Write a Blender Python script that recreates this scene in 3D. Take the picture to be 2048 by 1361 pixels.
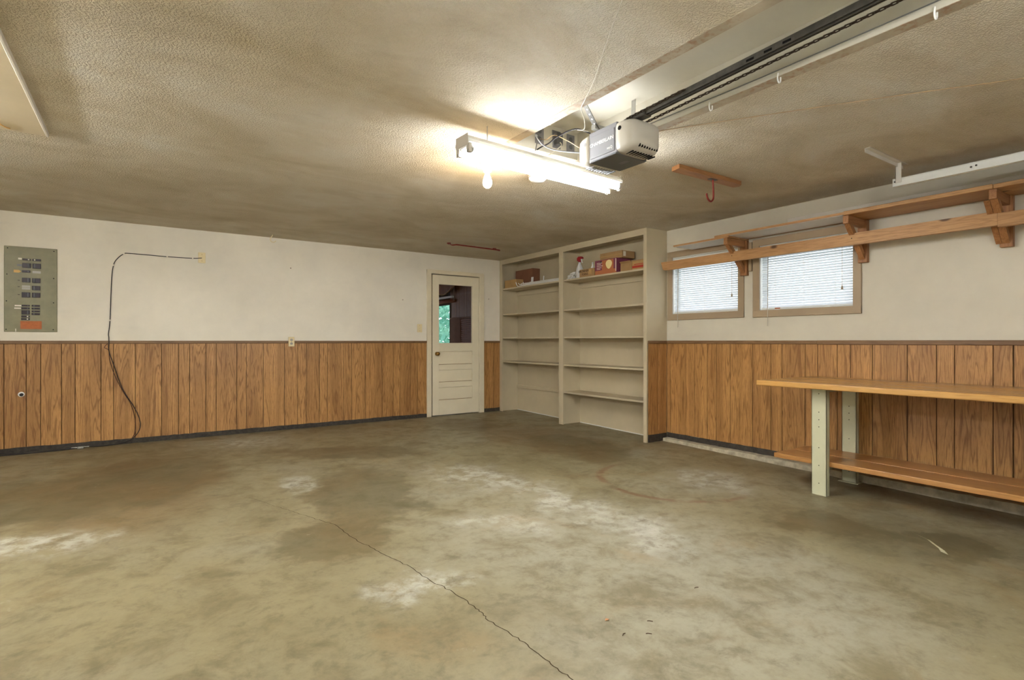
import bpy, bmesh, math, random
from mathutils import Vector, Matrix
random.seed(7)
for o in list(bpy.data.objects): bpy.data.objects.remove(o)
scene = bpy.context.scene
COL = scene.collection
PI = math.pi

# ---------------------------------------------------------------- room figures (metres)
D = 6.782      # wall with the door (y)
W = 4.760      # wall with the windows (x)
XL = -2.3      # wall out of view on the left
YF = -1.05     # garage door wall behind the camera
H = 2.272      # ceiling
SL = 0.013     # slab falls towards the garage door
XB = 4.445     # bookcase face
YB = 3.905     # bookcase side
def fz(y): return -SL * (D - y)

# ---------------------------------------------------------------- camera
cam_d = bpy.data.cameras.new('camera'); cam = bpy.data.objects.new('camera', cam_d); COL.objects.link(cam)
cam.location = (0, 0, 1.055)
cam.rotation_euler = (PI/2, 0, -0.6017)
cam_d.sensor_width = 36.0; cam_d.lens = 36.0 * 1069.4 / 2048
cam_d.shift_y = 2.14 / 2048
cam_d.clip_start = 0.02
scene.camera = cam

# ---------------------------------------------------------------- world, exposure
world = bpy.data.worlds.new('overcast_sky'); scene.world = world; world.use_nodes = True
bg = world.node_tree.nodes['Background']
bg.inputs[0].default_value = (0.86, 0.93, 1.0, 1); bg.inputs[1].default_value = 0.44
vs = scene.view_settings
vs.view_transform = 'Standard'; vs.look = 'None'; vs.exposure = 2.92; vs.gamma = 1.0; vs.use_curve_mapping = False
TUBE_W = 14.0; TUBE_FILL_W = 22.0; BULB_W = 34.0  # the middle value powers the two added fill lights
TUBE_COL = (0.95, 1.0, 1.08); BULB_COL = (1.0, 0.72, 0.42)

# ================================================================ materials
def s2l(c):
    return tuple(((v/255)/12.92 if v/255 <= .04045 else ((v/255+.055)/1.055)**2.4) for v in c)
class NT:
    def __init__(s, name):
        s.m = bpy.data.materials.new(name); s.m.use_nodes = True
        s.t = s.m.node_tree; s.n = s.t.nodes; s.l = s.t.links
        s.b = s.n['Principled BSDF']
    def new(s, typ, **kw):
        x = s.n.new(typ)
        for k, v in kw.items(): setattr(x, k, v)
        return x
    def link(s, a, b): s.l.new(a, b)
    def val(s, sock, v):
        if hasattr(v, 'links') or hasattr(v, 'is_output'): s.l.new(v, sock)
        else: sock.default_value = v
    def math(s, op, a, b=0.0, clamp=False):
        x = s.new('ShaderNodeMath', operation=op, use_clamp=clamp); s.val(x.inputs[0], a); s.val(x.inputs[1], b); return x.outputs[0]
    def vmath(s, op, a, b=(0,0,0), out=0):
        x = s.new('ShaderNodeVectorMath', operation=op); s.val(x.inputs[0], a); s.val(x.inputs[1], b); return x.outputs[out]
    def pos(s): return s.new('ShaderNodeNewGeometry').outputs['Position']
    def noise(s, vec, scale, detail=4, rough=.55, dist=0, col=False):
        x = s.new('ShaderNodeTexNoise'); s.link(vec, x.inputs['Vector'])
        x.inputs['Scale'].default_value = scale; x.inputs['Detail'].default_value = detail
        x.inputs['Roughness'].default_value = rough; x.inputs['Distortion'].default_value = dist
        return x.outputs['Color' if col else 'Fac']
    def ramp(s, fac, stops):
        x = s.new('ShaderNodeValToRGB'); s.link(fac, x.inputs[0]); e = x.color_ramp.elements
        while len(e) < len(stops): e.new(.5)
        for i, (p, c) in enumerate(stops):
            e[i].position = p; e[i].color = (*c, 1) if len(c) == 3 else c
        return x.outputs[0]
    def step(s, v, a, b):
        x = s.new('ShaderNodeMapRange', interpolation_type='SMOOTHSTEP'); s.val(x.inputs[0], v)
        x.inputs[1].default_value = a; x.inputs[2].default_value = b; return x.outputs[0]
    def mix(s, f, a, b, mode='MIX'):
        x = s.new('ShaderNodeMix', data_type='RGBA', blend_type=mode); s.val(x.inputs[0], f)
        for sock, v in ((x.inputs[6], a), (x.inputs[7], b)):
            if isinstance(v, tuple): sock.default_value = (*v, 1) if len(v) == 3 else v
            else: s.link(v, sock)
        return x.outputs[2]
    def bump(s, h, strength=.3, dist=.002):
        x = s.new('ShaderNodeBump'); s.link(h, x.inputs['Height']); x.inputs['Strength'].default_value = strength
        x.inputs['Distance'].default_value = dist; s.link(x.outputs[0], s.b.inputs['Normal'])
    def done(s, col, rough=.6, spec=.4, metal=0):
        if isinstance(col, tuple): s.b.inputs['Base Color'].default_value = (*col, 1)
        else: s.link(col, s.b.inputs['Base Color'])
        s.val(s.b.inputs['Roughness'], rough); s.b.inputs['Specular IOR Level'].default_value = spec
        s.b.inputs['Metallic'].default_value = metal
        return s.m

def paint(name, rgb, rough=.55, var=.10, bumps=.15, scale=3.0, spec=.35, metal=0):
    n = NT(name); p = n.pos(); c = s2l(rgb)
    f = n.noise(p, scale, 6, .6)
    col = n.ramp(f, [(.3, tuple(v*(1-var) for v in c)), (.7, tuple(min(1, v*(1+var)) for v in c))])
    if bumps: n.bump(n.noise(p, 160, 2), bumps, .001)
    return n.done(col, rough, spec, metal)

def wood(name, light, dark, axis='z', grain=1.0, rough=.45, spec=.4, line=.5, knots=False):
    n = NT(name); p = n.pos()
    k = {'x': (.065, 1, 1), 'y': (1, .065, 1), 'z': (1, 1, .065)}[axis]
    rnd = n.new('ShaderNodeObjectInfo').outputs['Random']
    off = n.new('ShaderNodeCombineXYZ'); n.link(n.math('MULTIPLY', rnd, 37.0), off.inputs[0]); n.link(n.math('MULTIPLY', rnd, 19.0), off.inputs[1]); n.link(n.math('MULTIPLY', rnd, 53.0), off.inputs[2])
    v = n.vmath('ADD', n.vmath('MULTIPLY', p, k), off.outputs[0])
    big = n.noise(v, 7*grain, 3, .5, .4)
    # growth rings: contour lines of a soft stretched noise give cathedral figures
    ring = n.math('FRACT', n.math('MULTIPLY', big, 15.0))
    ringl = n.step(n.math('ABSOLUTE', n.math('SUBTRACT', ring, .5)), .26, .5)
    fine = n.noise(v, 190*grain, 3, .6)
    patch = n.noise(p, 2.2, 2)
    L, Dk = s2l(light), s2l(dark)
    base = n.mix(n.step(big, .3, .7), tuple(a*.55+b*.45 for a, b in zip(L, Dk)), L)
    c = n.mix(n.math('MULTIPLY', ringl, line), base, Dk)
    c = n.mix(n.math('MULTIPLY', n.step(fine, .45, .72), .55), c, Dk)
    c = n.mix(n.math('MULTIPLY', n.math('SUBTRACT', rnd, .5), .22, True), c, Dk)
    if knots:
        vo = n.new('ShaderNodeTexVoronoi'); n.link(n.vmath('MULTIPLY', p, {'x': (.5,1,1), 'y': (1,.5,1), 'z': (1,1,.5)}[axis]), vo.inputs['Vector']); vo.inputs['Scale'].default_value = 5.5
        c = n.mix(n.step(vo.outputs['Distance'], .13, .05), c, tuple(v*.35 for v in Dk))
    c = n.mix(n.math('MULTIPLY', n.step(patch, .4, .8), .18), c, Dk)
    n.bump(fine, .12, .001)
    return n.done(c, rough, spec)

def flat(name, rgb, rough=.5, spec=.4, metal=0): return NT(name).done(s2l(rgb), rough, spec, metal)
def emit(name, col, strength):
    n = NT(name); n.b.inputs['Base Color'].default_value = (.9, .9, .9, 1)
    n.b.inputs['Emission Color'].default_value = (*col, 1); n.b.inputs['Emission Strength'].default_value = strength
    return n.m

def ceiling_mat():
    n = NT('textured_ceiling'); p = n.pos()
    st = n.noise(n.vmath('MULTIPLY', p, (.75, 1.05, 1)), 1.5, 5, .6, .7)
    st2 = n.noise(n.vmath('MULTIPLY', p, (.6, 1.2, 1)), 4.0, 4, .6, .5)
    c = n.ramp(st, [(.30, s2l((204,190,160))), (.52, s2l((222,210,186))), (.72, s2l((232,225,208)))])
    c = n.mix(n.math('MULTIPLY', n.step(st2, .5, .75), .22), c, s2l((176,158,126)))
    t1 = n.noise(p, 95, 3, .6); t2 = n.noise(p, 34, 2, .5)
    h = n.math('ADD', n.step(t1, .38, .62), n.math('MULTIPLY', t2, .6))
    n.bump(h, .9, .006)
    return n.done(c, .8, .15)

# floor stains: each is an ellipse on the slab (cx, cy, and the two rows that bring it to a unit circle)
PALE = [(2.222,3.691,1.468,-.96,-2.307,-1.31),(2.385,2.882,1.126,-1.134,-3.786,-.449),(2.451,2.251,1.616,-2.393,-4.393,.476),
        (3.726,2.629,1.632,-2.481,-2.61,-1.168),(.823,6.243,1.932,-.233,-.427,-2.612),(-.464,3.802,2.927,.415,-1.228,-3.851),
        (.959,4.205,7.993,-1.823,-2.27,-3.498),(1.791,2.684,2.241,-1.598,-3.514,-3.256),(1.018,2.266,3.486,-1.247,-1.353,-6.615)]
DARK = [(1.313,3.792,2.485,-.795,-.361,-1.339),(.848,3.022,2.659,-.578,-.241,-2.878),(-.031,5.06,1.637,.062,.335,-1.112),
        (-.644,4.857,3.565,.473,-1.077,-1.652),(3.637,4.156,1.279,-1.204,-2.127,-.517),(3.415,5.919,1.948,-1.124,-1.154,-1.85),
        (3.452,1.594,1.094,-2.743,-3.801,-.914),(3.636,1.057,1.018,-4.246,-4.198,-.954),(1.637,5.154,1.372,-.436,-1.731,-2.712)]
def floor_mat():
    n = NT('stained_concrete'); p = n.pos()
    warp = n.vmath('SUBTRACT', n.noise(p, 2.6, 6, .62, col=True), (.5,.5,.5))
    w2 = n.vmath('SUBTRACT', n.noise(p, 9.0, 5, .6, col=True), (.5,.5,.5))
    q = n.vmath('ADD', n.vmath('ADD', p, n.vmath('MULTIPLY', warp, (.75,.75,0))), n.vmath('MULTIPLY', w2, (.22,.22,0)))
    def blobs(lst, a, b):
        acc = None
        for cx, cy, ax, ay, bx, by in lst:
            d = n.vmath('SUBTRACT', q, (cx, cy, 0))
            u = n.vmath('DOT_PRODUCT', d, (ax, ay, 0), 1); v = n.vmath('DOT_PRODUCT', d, (bx, by, 0), 1)
            r = n.math('SQRT', n.math('ADD', n.math('MULTIPLY', u, u), n.math('MULTIPLY', v, v)))
            m = n.step(r, a, b)
            acc = m if acc is None else n.math('MAXIMUM', acc, m)
        return acc
    big = n.noise(p, .9, 5, .6, .3); mid = n.noise(p, 4.0, 6, .65, .4); fine = n.noise(p, 26, 6, .7)
    mott = n.noise(p, 9.5, 7, .72, .3)
    c = n.ramp(big, [(.32, s2l((126,115,84))), (.5, s2l((138,128,98))), (.68, s2l((142,135,112)))])
    c = n.mix(n.math('MULTIPLY', blobs([(2.055,2.141,.657,-.701,-.975,-.7),(2.054,1.26,.662,-1.079,-1.023,-1.536)], 1.35, .3), .75), c, s2l((150,144,124)))
    c = n.mix(n.math('MULTIPLY', blobs([(.071,2.729,1.482,.006,-.571,-1.396)], 1.3, .3), .5), c, s2l((142,130,96)))
    c = n.mix(n.math('MULTIPLY', n.step(mid, .44, .70), .75), c, s2l((108,96,66)))
    c = n.mix(n.math('MULTIPLY', n.step(n.noise(p, 1.7, 4, .6, .8), .55, .75), .45), c, s2l((140,114,74)))
    c = n.mix(n.math('MULTIPLY', blobs([(-.117,4.722,1.495,.078,.047,-.844),(3.667,4.603,.859,-.723,-1.359,-.49)], 1.2, .5), .62), c, s2l((116,92,56)))
    c = n.mix(n.math('MULTIPLY', blobs([(3.621,1.286,.486,-1.569,-2.065,-.79)], 1.2, .4), .5), c, s2l((104,98,74)))
    dk = blobs(DARK, 1.10, .78)
    c = n.mix(n.math('MULTIPLY', dk, .62), c, n.mix(n.step(big, .4, .6), s2l((98,80,48)), s2l((88,80,52))))
    pl = blobs(PALE, 1.3, .35)
    grit = n.step(n.math('ADD', n.math('MULTIPLY', n.noise(p, 13, 7, .75), .6), n.math('MULTIPLY', mid, .4)), .42, .60)
    c = n.mix(n.math('MULTIPLY', n.math('MULTIPLY', pl, grit), .88), c, s2l((184,180,164)))
    sp = n.math('MULTIPLY', n.step(mott, .60, .72), n.step(n.noise(p, 1.3, 3), .42, .62))
    c = n.mix(n.math('MULTIPLY', sp, .5), c, s2l((168,162,144)))
    c = n.mix(n.math('MULTIPLY', n.step(mott, .52, .30), .55), c, s2l((94,84,58)))
    c = n.mix(n.math('MULTIPLY', n.step(fine, .42, .72), .26), c, s2l((92,84,60)))
    # rusty curved tyre mark
    d = n.vmath('SUBTRACT', n.vmath('ADD', p, n.vmath('MULTIPLY', w2, (.06,.06,0))), (3.5, 2.8, 0))
    sx = n.new('ShaderNodeSeparateXYZ'); n.link(d, sx.inputs[0])
    r = n.math('SQRT', n.math('ADD', n.math('MULTIPLY', sx.outputs[0], sx.outputs[0]), n.math('MULTIPLY', sx.outputs[1], sx.outputs[1])))
    ring = n.step(n.math('ABSOLUTE', n.math('SUBTRACT', r, .59)), .045, .008)
    ring = n.math('MULTIPLY', ring, n.step(sx.outputs[0], .15, -.1))
    c = n.mix(n.math('MULTIPLY', n.math('MULTIPLY', ring, n.step(n.noise(p, 5, 3), .30, .55)), .6), c, s2l((112,70,40)))
    rg = n.new('ShaderNodeMapRange'); n.link(n.math('ADD', mid, n.math('MULTIPLY', pl, .25)), rg.inputs[0]); rg.inputs[3].default_value = .30; rg.inputs[4].default_value = .62
    n.bump(n.noise(p, 60, 5, .7), .12, .002)
    return n.done(c, rg.outputs[0], .35)

def wall_mat(name, rgb):
    n = NT(name); p = n.pos(); c = s2l(rgb)
    f = n.noise(p, 1.4, 6, .65)
    col = n.ramp(f, [(.3, tuple(v*.90 for v in c)), (.7, tuple(min(1, v*1.05) for v in c))])
    sm = n.noise(n.vmath('MULTIPLY', p, (1, 1, 5)), 2.2, 5, .6)
    col = n.mix(n.math('MULTIPLY', n.step(sm, .58, .8), .25), col, tuple(v*.75 for v in c))
    vo = n.new('ShaderNodeTexVoronoi'); n.link(p, vo.inputs['Vector']); vo.inputs['Scale'].default_value = 2.4
    col = n.mix(n.step(vo.outputs['Distance'], .020, .012), col, s2l((110,84,60)))
    n.bump(n.noise(p, 120, 3), .18, .0015)
    return n.done(col, .65, .25)

M = {}
M['ceiling'] = ceiling_mat()
M['ceiling_smooth'] = paint('smooth_ceiling_paint', (196,190,172), .6, .07, .05)
def joint_mat():
    n = NT('joint_strip_paint'); p = n.pos()
    c = n.ramp(n.noise(p, 6, 6, .6), [(.3, s2l((160,146,124))), (.7, s2l((190,178,156)))])
    r = n.math('MULTIPLY', n.step(n.noise(p, 30, 5, .7), .45, .65), n.step(n.noise(p, 2.5, 3), .42, .6))
    n.bump(n.noise(p, 120, 3), .2, .0015)
    return n.done(n.mix(n.math('MULTIPLY', r, .6), c, s2l((150,104,70))), .65, .2)
M['joint'] = joint_mat()
M['hatch'] = paint('tan_hatch_paint', (206,190,158), .6, .06, .1)
M['floor'] = floor_mat()
M['wall'] = wall_mat('off_white_wall_paint', (230,222,204))
M['wall_r'] = wall_mat('cream_wall_paint', (204,197,178))
M['panel'] = wood('wood_print_panel', (193,144,84), (112,72,35), 'z', 1.25, .42, .4, .62)
M['groove'] = flat('dark_groove', (46,30,18), .8, .1)
M['rail_trim'] = wood('brown_trim', (140,108,72), (92,64,38), 'y', .7, .45, .35, .3)
M['rail_trim_x'] = wood('brown_trim_x', (140,108,72), (92,64,38), 'x', .7, .45, .35, .3)
M['mastic'] = paint('black_base_strip', (58,52,44), .7, .45, .6, 30)
M['curb'] = paint('worn_concrete_curb', (176,166,142), .8, .3, .5, 16)
M['door'] = paint('cream_door_paint', (228,216,186), .4, .05, .1)
M['casing'] = paint('cream_casing_paint', (222,210,180), .45, .06, .1)
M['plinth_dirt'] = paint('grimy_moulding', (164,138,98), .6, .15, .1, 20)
M['shelfpaint'] = paint('taupe_shelf_paint', (192,178,148), .5, .06, .08)
M['wincasing'] = paint('taupe_window_paint', (164,144,116), .5, .06, .1)
M['pine'] = wood('aged_pine', (192,148,98), (136,92,52), 'y', .9, .5, .35, .4, True)
M['pine_x'] = wood('aged_pine_x', (178,128,80), (118,74,40), 'x', .9, .5, .35, .4)
M['pine_z'] = wood('aged_pine_z', (176,126,78), (114,72,38), 'z', .9, .5, .35, .4)
M['white_under'] = paint('white_laminate', (214,208,196), .5, .06, .05)
M['bench'] = wood('varnished_bench_wood', (206,160,92), (160,112,56), 'y', .55, .22, .5, .25)
M['bench_low'] = wood('varnished_shelf_plank', (190,140,80), (140,92,46), 'y', .6, .3, .45, .3)
M['legmetal'] = paint('pale_green_leg_paint', (190,188,156), .38, .05, .05, 8, .45)
M['dark'] = flat('black_void', (18,16,14), .9, .1)
M['white_metal'] = paint('white_enamel', (226,226,220), .35, .04, 0)
M['galv'] = paint('galvanised_steel', (172,170,162), .38, .12, .05, 25, .5, .7)
M['steel'] = paint('dark_steel', (84,80,72), .42, .25, .05, 30, .5, .6)
M['chain'] = flat('oiled_chain', (62,50,40), .4, .5, .6)
M['plas_beige'] = paint('beige_plastic', (176,168,152), .35, .03, 0)
M['plas_grey'] = paint('grey_plastic', (124,122,122), .45, .04, 0)
M['plas_dkgrey'] = paint('charcoal_plastic', (92,92,92), .5, .05, 0)
M['ivory'] = paint('ivory_plastic', (226,208,160), .4, .04, 0)
M['white_plastic'] = flat('white_plastic', (236,234,226), .35)
M['brass'] = flat('aged_brass', (150,112,54), .3, .5, .9)
M['red_metal'] = flat('red_dipped_metal', (130,44,34), .45, .4, .2)
M['black_rubber'] = flat('black_cable', (34,26,24), .45)
M['brown_cable'] = flat('dark_brown_cable', (66,30,24), .45)
M['white_cable'] = flat('white_cable', (222,214,196), .45)
M['tan_cable'] = flat('tan_cable', (176,150,112), .5)
M['grey_cable'] = flat('grey_cable', (120,118,114), .45)
M['breaker_cover'] = paint('olive_panel_paint', (134,128,94), .4, .14, .1, 9, .45)
M['breaker'] = paint('black_breaker', (44,28,26), .35, .2, 0, 60)
M['label_white'] = flat('paper_label', (228,218,200), .7)
M['label_tan'] = flat('tan_label', (222,180,112), .7)
M['label_orange'] = paint('orange_label', (176,100,52), .6, .12, 0, 40)
M['card'] = paint('cardboard', (166,132,88), .75, .1, .1, 12)
M['card_dk'] = paint('brown_cardboard', (128,86,62), .75, .08, .1, 12)
M['card_y'] = paint('yellow_cardboard', (178,142,90), .75, .1, .1, 14)
M['box_purple'] = flat('purple_print', (126,60,80), .5)
M['box_orange'] = flat('orange_print', (184,112,70), .5)
M['box_cream'] = flat('cream_print', (240,222,160), .5)
M['box_red'] = flat('red_print', (180,56,40), .5)
M['ink'] = flat('black_ink', (50,32,22), .7)
M['bottle'] = flat('frosted_bottle', (206,204,200), .3)
M['red_plastic'] = flat('red_plastic', (150,24,34), .35)
M['far_panel'] = wood('dark_room_panel', (158,100,52), (92,52,24), 'z', 1.0, .5, .3, .4)
M['brick_red'] = paint('red_brown_louver', (146,84,54), .6, .12, .1, 20)
def leaf_mat():
    n = NT('hedge_leaf'); f = n.noise(n.pos(), 3, 4)
    c = n.ramp(f, [(.3, s2l((104,168,150))), (.7, s2l((176,220,200)))])
    df = n.new('ShaderNodeBsdfDiffuse'); tl = n.new('ShaderNodeBsdfTranslucent'); n.link(c, df.inputs[0]); n.link(c, tl.inputs[0])
    mx = n.new('ShaderNodeMixShader'); mx.inputs[0].default_value = .5
    n.link(df.outputs[0], mx.inputs[1]); n.link(tl.outputs[0], mx.inputs[2]); n.link(mx.outputs[0], n.n['Material Output'].inputs[0])
    return n.m
M['leaf'] = leaf_mat()
M['lawn'] = paint('lawn', (104,120,74), .9, .3, .3, 8)
M['leaf_dry'] = flat('dry_leaf', (184,128,84), .7)
M['twig'] = flat('twig', (74,50,32), .8)
M['crack'] = flat('crack_shadow', (58,44,28), .9, .05)
M['tube'] = emit('fluorescent_tube', TUBE_COL, TUBE_W)
M['tube_fill'] = emit('added_fill_tube', TUBE_COL, TUBE_FILL_W)  # glow of the added, unseen fill lights only
M['bulb'] = emit('lit_bulb', BULB_COL, BULB_W)
def glass_mat():
    n = NT('window_glass')
    n.b.inputs['Base Color'].default_value = (1,1,1,1); n.b.inputs['Roughness'].default_value = .02
    n.b.inputs['IOR'].default_value = 1.45
    tr = n.new('ShaderNodeBsdfTransparent'); gl = n.new('ShaderNodeBsdfGlossy'); gl.inputs['Roughness'].default_value = .02
    lw = n.new('ShaderNodeLayerWeight'); lw.inputs[0].default_value = .5
    fr = n.math('ADD', n.math('MULTIPLY', n.math('POWER', lw.outputs['Facing'], 4.0), .35), .02)
    mx = n.new('ShaderNodeMixShader'); n.link(fr, mx.inputs[0]); n.link(tr.outputs[0], mx.inputs[1]); n.link(gl.outputs[0], mx.inputs[2])
    n.link(mx.outputs[0], n.n['Material Output'].inputs[0])
    return n.m
M['glass'] = glass_mat()
def slat_mat():
    n = NT('white_blind_slat')
    df = n.new('ShaderNodeBsdfDiffuse'); df.inputs[0].default_value = (.86,.87,.88,1)
    tl = n.new('ShaderNodeBsdfTranslucent'); tl.inputs[0].default_value = (.86,.89,.93,1)
    mx = n.new('ShaderNodeMixShader'); mx.inputs[0].default_value = .5
    n.link(df.outputs[0], mx.inputs[1]); n.link(tl.outputs[0], mx.inputs[2]); n.link(mx.outputs[0], n.n['Material Output'].inputs[0])
    return n.m
M['slat'] = slat_mat()

# ================================================================ mesh helpers
def bm_box(bm, lo, hi, bevel=0, seg=1):
    lo, hi = [min(a, b) for a, b in zip(lo, hi)], [max(a, b) for a, b in zip(lo, hi)]
    r = bmesh.ops.create_cube(bm, size=1.0)
    for v in r['verts']:
        v.co = Vector([(a+b)/2 + c*(b-a) for a, b, c in zip(lo, hi, v.co)])
    if bevel:
        bevel = min(bevel, .45*min(b-a for a, b in zip(lo, hi)))
        es = list({e for v in r['verts'] for e in v.link_edges})
        bmesh.ops.bevel(bm, geom=es, offset=bevel, segments=seg, affect='EDGES', profile=.5)
    return bm
def boxes(lst, bevel=0, seg=1):
    bm = bmesh.new()
    for lo, hi in lst: bm_box(bm, lo, hi, bevel, seg)
    return bm
def smooth_path(pts, sub=6):
    pts = [Vector(p) for p in pts]
    if len(pts) < 3 or sub < 2: return pts
    P = [pts[0]*2-pts[1]] + pts + [pts[-1]*2-pts[-2]]; out = []
    for i in range(1, len(P)-2):
        for k in range(sub):
            t = k/sub; a, b, c, d = P[i-1], P[i], P[i+1], P[i+2]
            out.append(.5*((2*b)+(c-a)*t+(2*a-5*b+4*c-d)*t*t+(3*b-a-3*c+d)*t**3))
    out.append(pts[-1]); return out
def bm_tube(bm, pts, r, seg=6, sub=6, cap=True):
    pts = smooth_path(pts, sub); rings = []; up = Vector((0,0,1)); prev = None
    for i, p in enumerate(pts):
        t = (pts[min(i+1, len(pts)-1)] - pts[max(i-1, 0)]).normalized()
        if prev is None:
            a = t.cross(up if abs(t.z) < .9 else Vector((1,0,0))).normalized()
        else:
            a = (prev - t*prev.dot(t)).normalized()
        prev = a; b = t.cross(a)
        rr = r[min(i, len(r)-1)] if isinstance(r, (list, tuple)) else r
        rings.append([bm.verts.new(p + (a*math.cos(2*PI*k/seg)+b*math.sin(2*PI*k/seg))*rr) for k in range(seg)])
    for A, B in zip(rings, rings[1:]):
        for k in range(seg): bm.faces.new((A[k], A[(k+1)%seg], B[(k+1)%seg], B[k]))
    if cap: bm.faces.new(rings[0][::-1]); bm.faces.new(rings[-1])
    return bm
def tube(pts, r, seg=6, sub=6): return bm_tube(bmesh.new(), pts, r, seg, sub)
def bm_lathe(bm, prof, c=(0,0,0), axis='z', seg=20):
    c = Vector(c); rings = []
    for r, h in prof:
        ring = []
        for k in range(seg):
            a, b = r*math.cos(2*PI*k/seg), r*math.sin(2*PI*k/seg)
            ring.append(bm.verts.new(c + Vector({'z': (a, b, h), 'y': (a, h, b), 'x': (h, a, b)}[axis])))
        rings.append(ring)
    for A, B in zip(rings, rings[1:]):
        for k in range(seg): bm.faces.new((A[k], A[(k+1)%seg], B[(k+1)%seg], B[k]))
    bm.faces.new(rings[0][::-1]); bm.faces.new(rings[-1])
    return bm
def lathe(prof, c=(0,0,0), axis='z', seg=20): return bm_lathe(bmesh.new(), prof, c, axis, seg)
def bm_prism(bm, poly, axis, a, b):
    """poly: 2D points in the plane normal to axis, extruded from a to b"""
    def P(u, v, w): return {'x': (w, u, v), 'y': (u, w, v), 'z': (u, v, w)}[axis]
    A = [bm.verts.new(P(u, v, a)) for u, v in poly]; B = [bm.verts.new(P(u, v, b)) for u, v in poly]
    n = len(poly)
    for k in range(n): bm.faces.new((A[k], A[(k+1)%n], B[(k+1)%n], B[k]))
    bm.faces.new(A[::-1]); bm.faces.new(B)
    return bm
def prism(poly, axis, a, b): return bm_prism(bmesh.new(), poly, axis, a, b)

WORLD = {}      # object -> world position of its origin (parents are only moved, never scaled)
def link(name, bm, mat, parent=None, smooth=False, local=False):
    bmesh.ops.recalc_face_normals(bm, faces=bm.faces)
    xs = [v.co for v in bm.verts]
    lo = Vector([min(v[i] for v in xs) for i in range(3)]); hi = Vector([max(v[i] for v in xs) for i in range(3)])
    base = Vector(((lo.x+hi.x)/2, (lo.y+hi.y)/2, lo.z))
    for v in bm.verts: v.co -= base
    me = bpy.data.meshes.new(name); bm.to_mesh(me); bm.free()
    me.materials.append(M[mat] if isinstance(mat, str) else mat)
    if smooth:
        for f in me.polygons: f.use_smooth = True
    o = bpy.data.objects.new(name, me); COL.objects.link(o)
    WORLD[o] = base
    if parent: o.parent = parent; o.location = base - WORLD[parent]
    else: o.location = base
    return o
def tag(o, label, cat, group=None):
    o['label'] = label; o['category'] = cat
    if group: o['group'] = group
    return o
def empty(name, loc, rotz=0, local=False):
    o = bpy.data.objects.new(name, None); COL.objects.link(o); o.empty_display_size = .05
    o.location = loc; o.rotation_euler = (0, 0, rotz); WORLD[o] = Vector((0,0,0)) if local else Vector(loc); return o
def thing(name, label, cat, loc, rotz=0, group=None, local=False):
    return tag(empty(name, loc, rotz, local), label, cat, group)
def struct(o): o['kind'] = 'structure'; return o
def B(name, lo, hi, mat, parent=None, bevel=0, seg=1): return link(name, boxes([(lo, hi)], bevel, seg), mat, parent)
def text_part(name, body, size, mat, parent, origin, xdir, ydir, depth=.0006):
    cu = bpy.data.curves.new(name, 'FONT'); cu.body = body; cu.size = size; cu.extrude = depth
    cu.align_x = 'CENTER'; cu.align_y = 'CENTER'
    tmp = bpy.data.objects.new('tmp', cu); COL.objects.link(tmp)
    me = bpy.data.meshes.new_from_object(tmp.evaluated_get(bpy.context.evaluated_depsgraph_get()))
    bpy.data.objects.remove(tmp); bm = bmesh.new(); bm.from_mesh(me); bpy.data.meshes.remove(me)
    X = Vector(xdir).normalized(); Y = Vector(ydir).normalized(); Z = X.cross(Y); o = Vector(origin)
    for v in bm.verts: v.co = o + X*v.co.x + Y*v.co.y + Z*v.co.z
    return link(name, bm, mat, parent)

# ================================================================ the shell
T = .12
def slab_poly(x0, x1, y0, y1, t):
    bm = bmesh.new()
    top = [(x0,y0), (x1,y0), (x1,y1), (x0,y1)]
    A = [bm.verts.new((x, y, fz(y))) for x, y in top]; Bv = [bm.verts.new((x, y, fz(y)-t)) for x, y in top]
    bm.faces.new(A); bm.faces.new(Bv[::-1])
    for k in range(4): bm.faces.new((A[k], Bv[k], Bv[(k+1)%4], A[(k+1)%4]))
    return bm
floor = struct(link('floor', slab_poly(XL-.2, W+.2, YF-.2, D+.14, .15), 'floor'))
# crack running across the slab towards the camera
crk = [(.60,4.1),(.732,3.76),(.80,3.58),(.871,3.402),(.936,3.246),(.958,2.975),(1.005,2.762),(1.03,2.62),(1.068,2.479),(1.092,2.264),(1.129,2.104),(1.144,1.924),(1.134,1.837),(1.156,1.689),(1.162,1.558),(1.163,1.455),(1.17,1.349),(1.19,1.1),(1.21,.8),(1.2,.4)]
def crack_mesh():
    bm = bmesh.new(); rnd = random.Random(3); P = []
    for (x0,y0), (x1,y1) in zip(crk, crk[1:]):
        for k in range(7):
            t = k/7; P.append((x0+(x1-x0)*t+rnd.uniform(-.006,.006), y0+(y1-y0)*t))
    L = []
    for i, (x, y) in enumerate(P):
        w = .0006 + .0012*min(1, i/30)
        L.append((bm.verts.new((x-w, y, fz(y)+.0008)), bm.verts.new((x+w, y, fz(y)+.0008))))
    for a, b in zip(L, L[1:]): bm.faces.new((a[0], a[1], b[1], b[0]))
    return bm
link('crack', crack_mesh(), 'crack', floor)
# pale scraped arc beside the workbench
sc = [(3.72,1.26),(3.694,1.215),(3.66,1.16),(3.607,1.117),(3.555,1.07),(3.506,1.042)]
def scrape():
    bm = bmesh.new(); L = []
    for i, (x, y) in enumerate(sc):
        w = .002+.0035*i
        L.append((bm.verts.new((x-w*.5, y-w, fz(y)+.0008)), bm.verts.new((x+w*.5, y+w, fz(y)+.0008))))
    for a, b in zip(L, L[1:]): bm.faces.new((a[0], a[1], b[1], b[0]))
    return bm
link('scrape_mark', scrape(), paint('pale_scrape', (196,190,156), .6, .15, 0, 30), floor)

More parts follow.
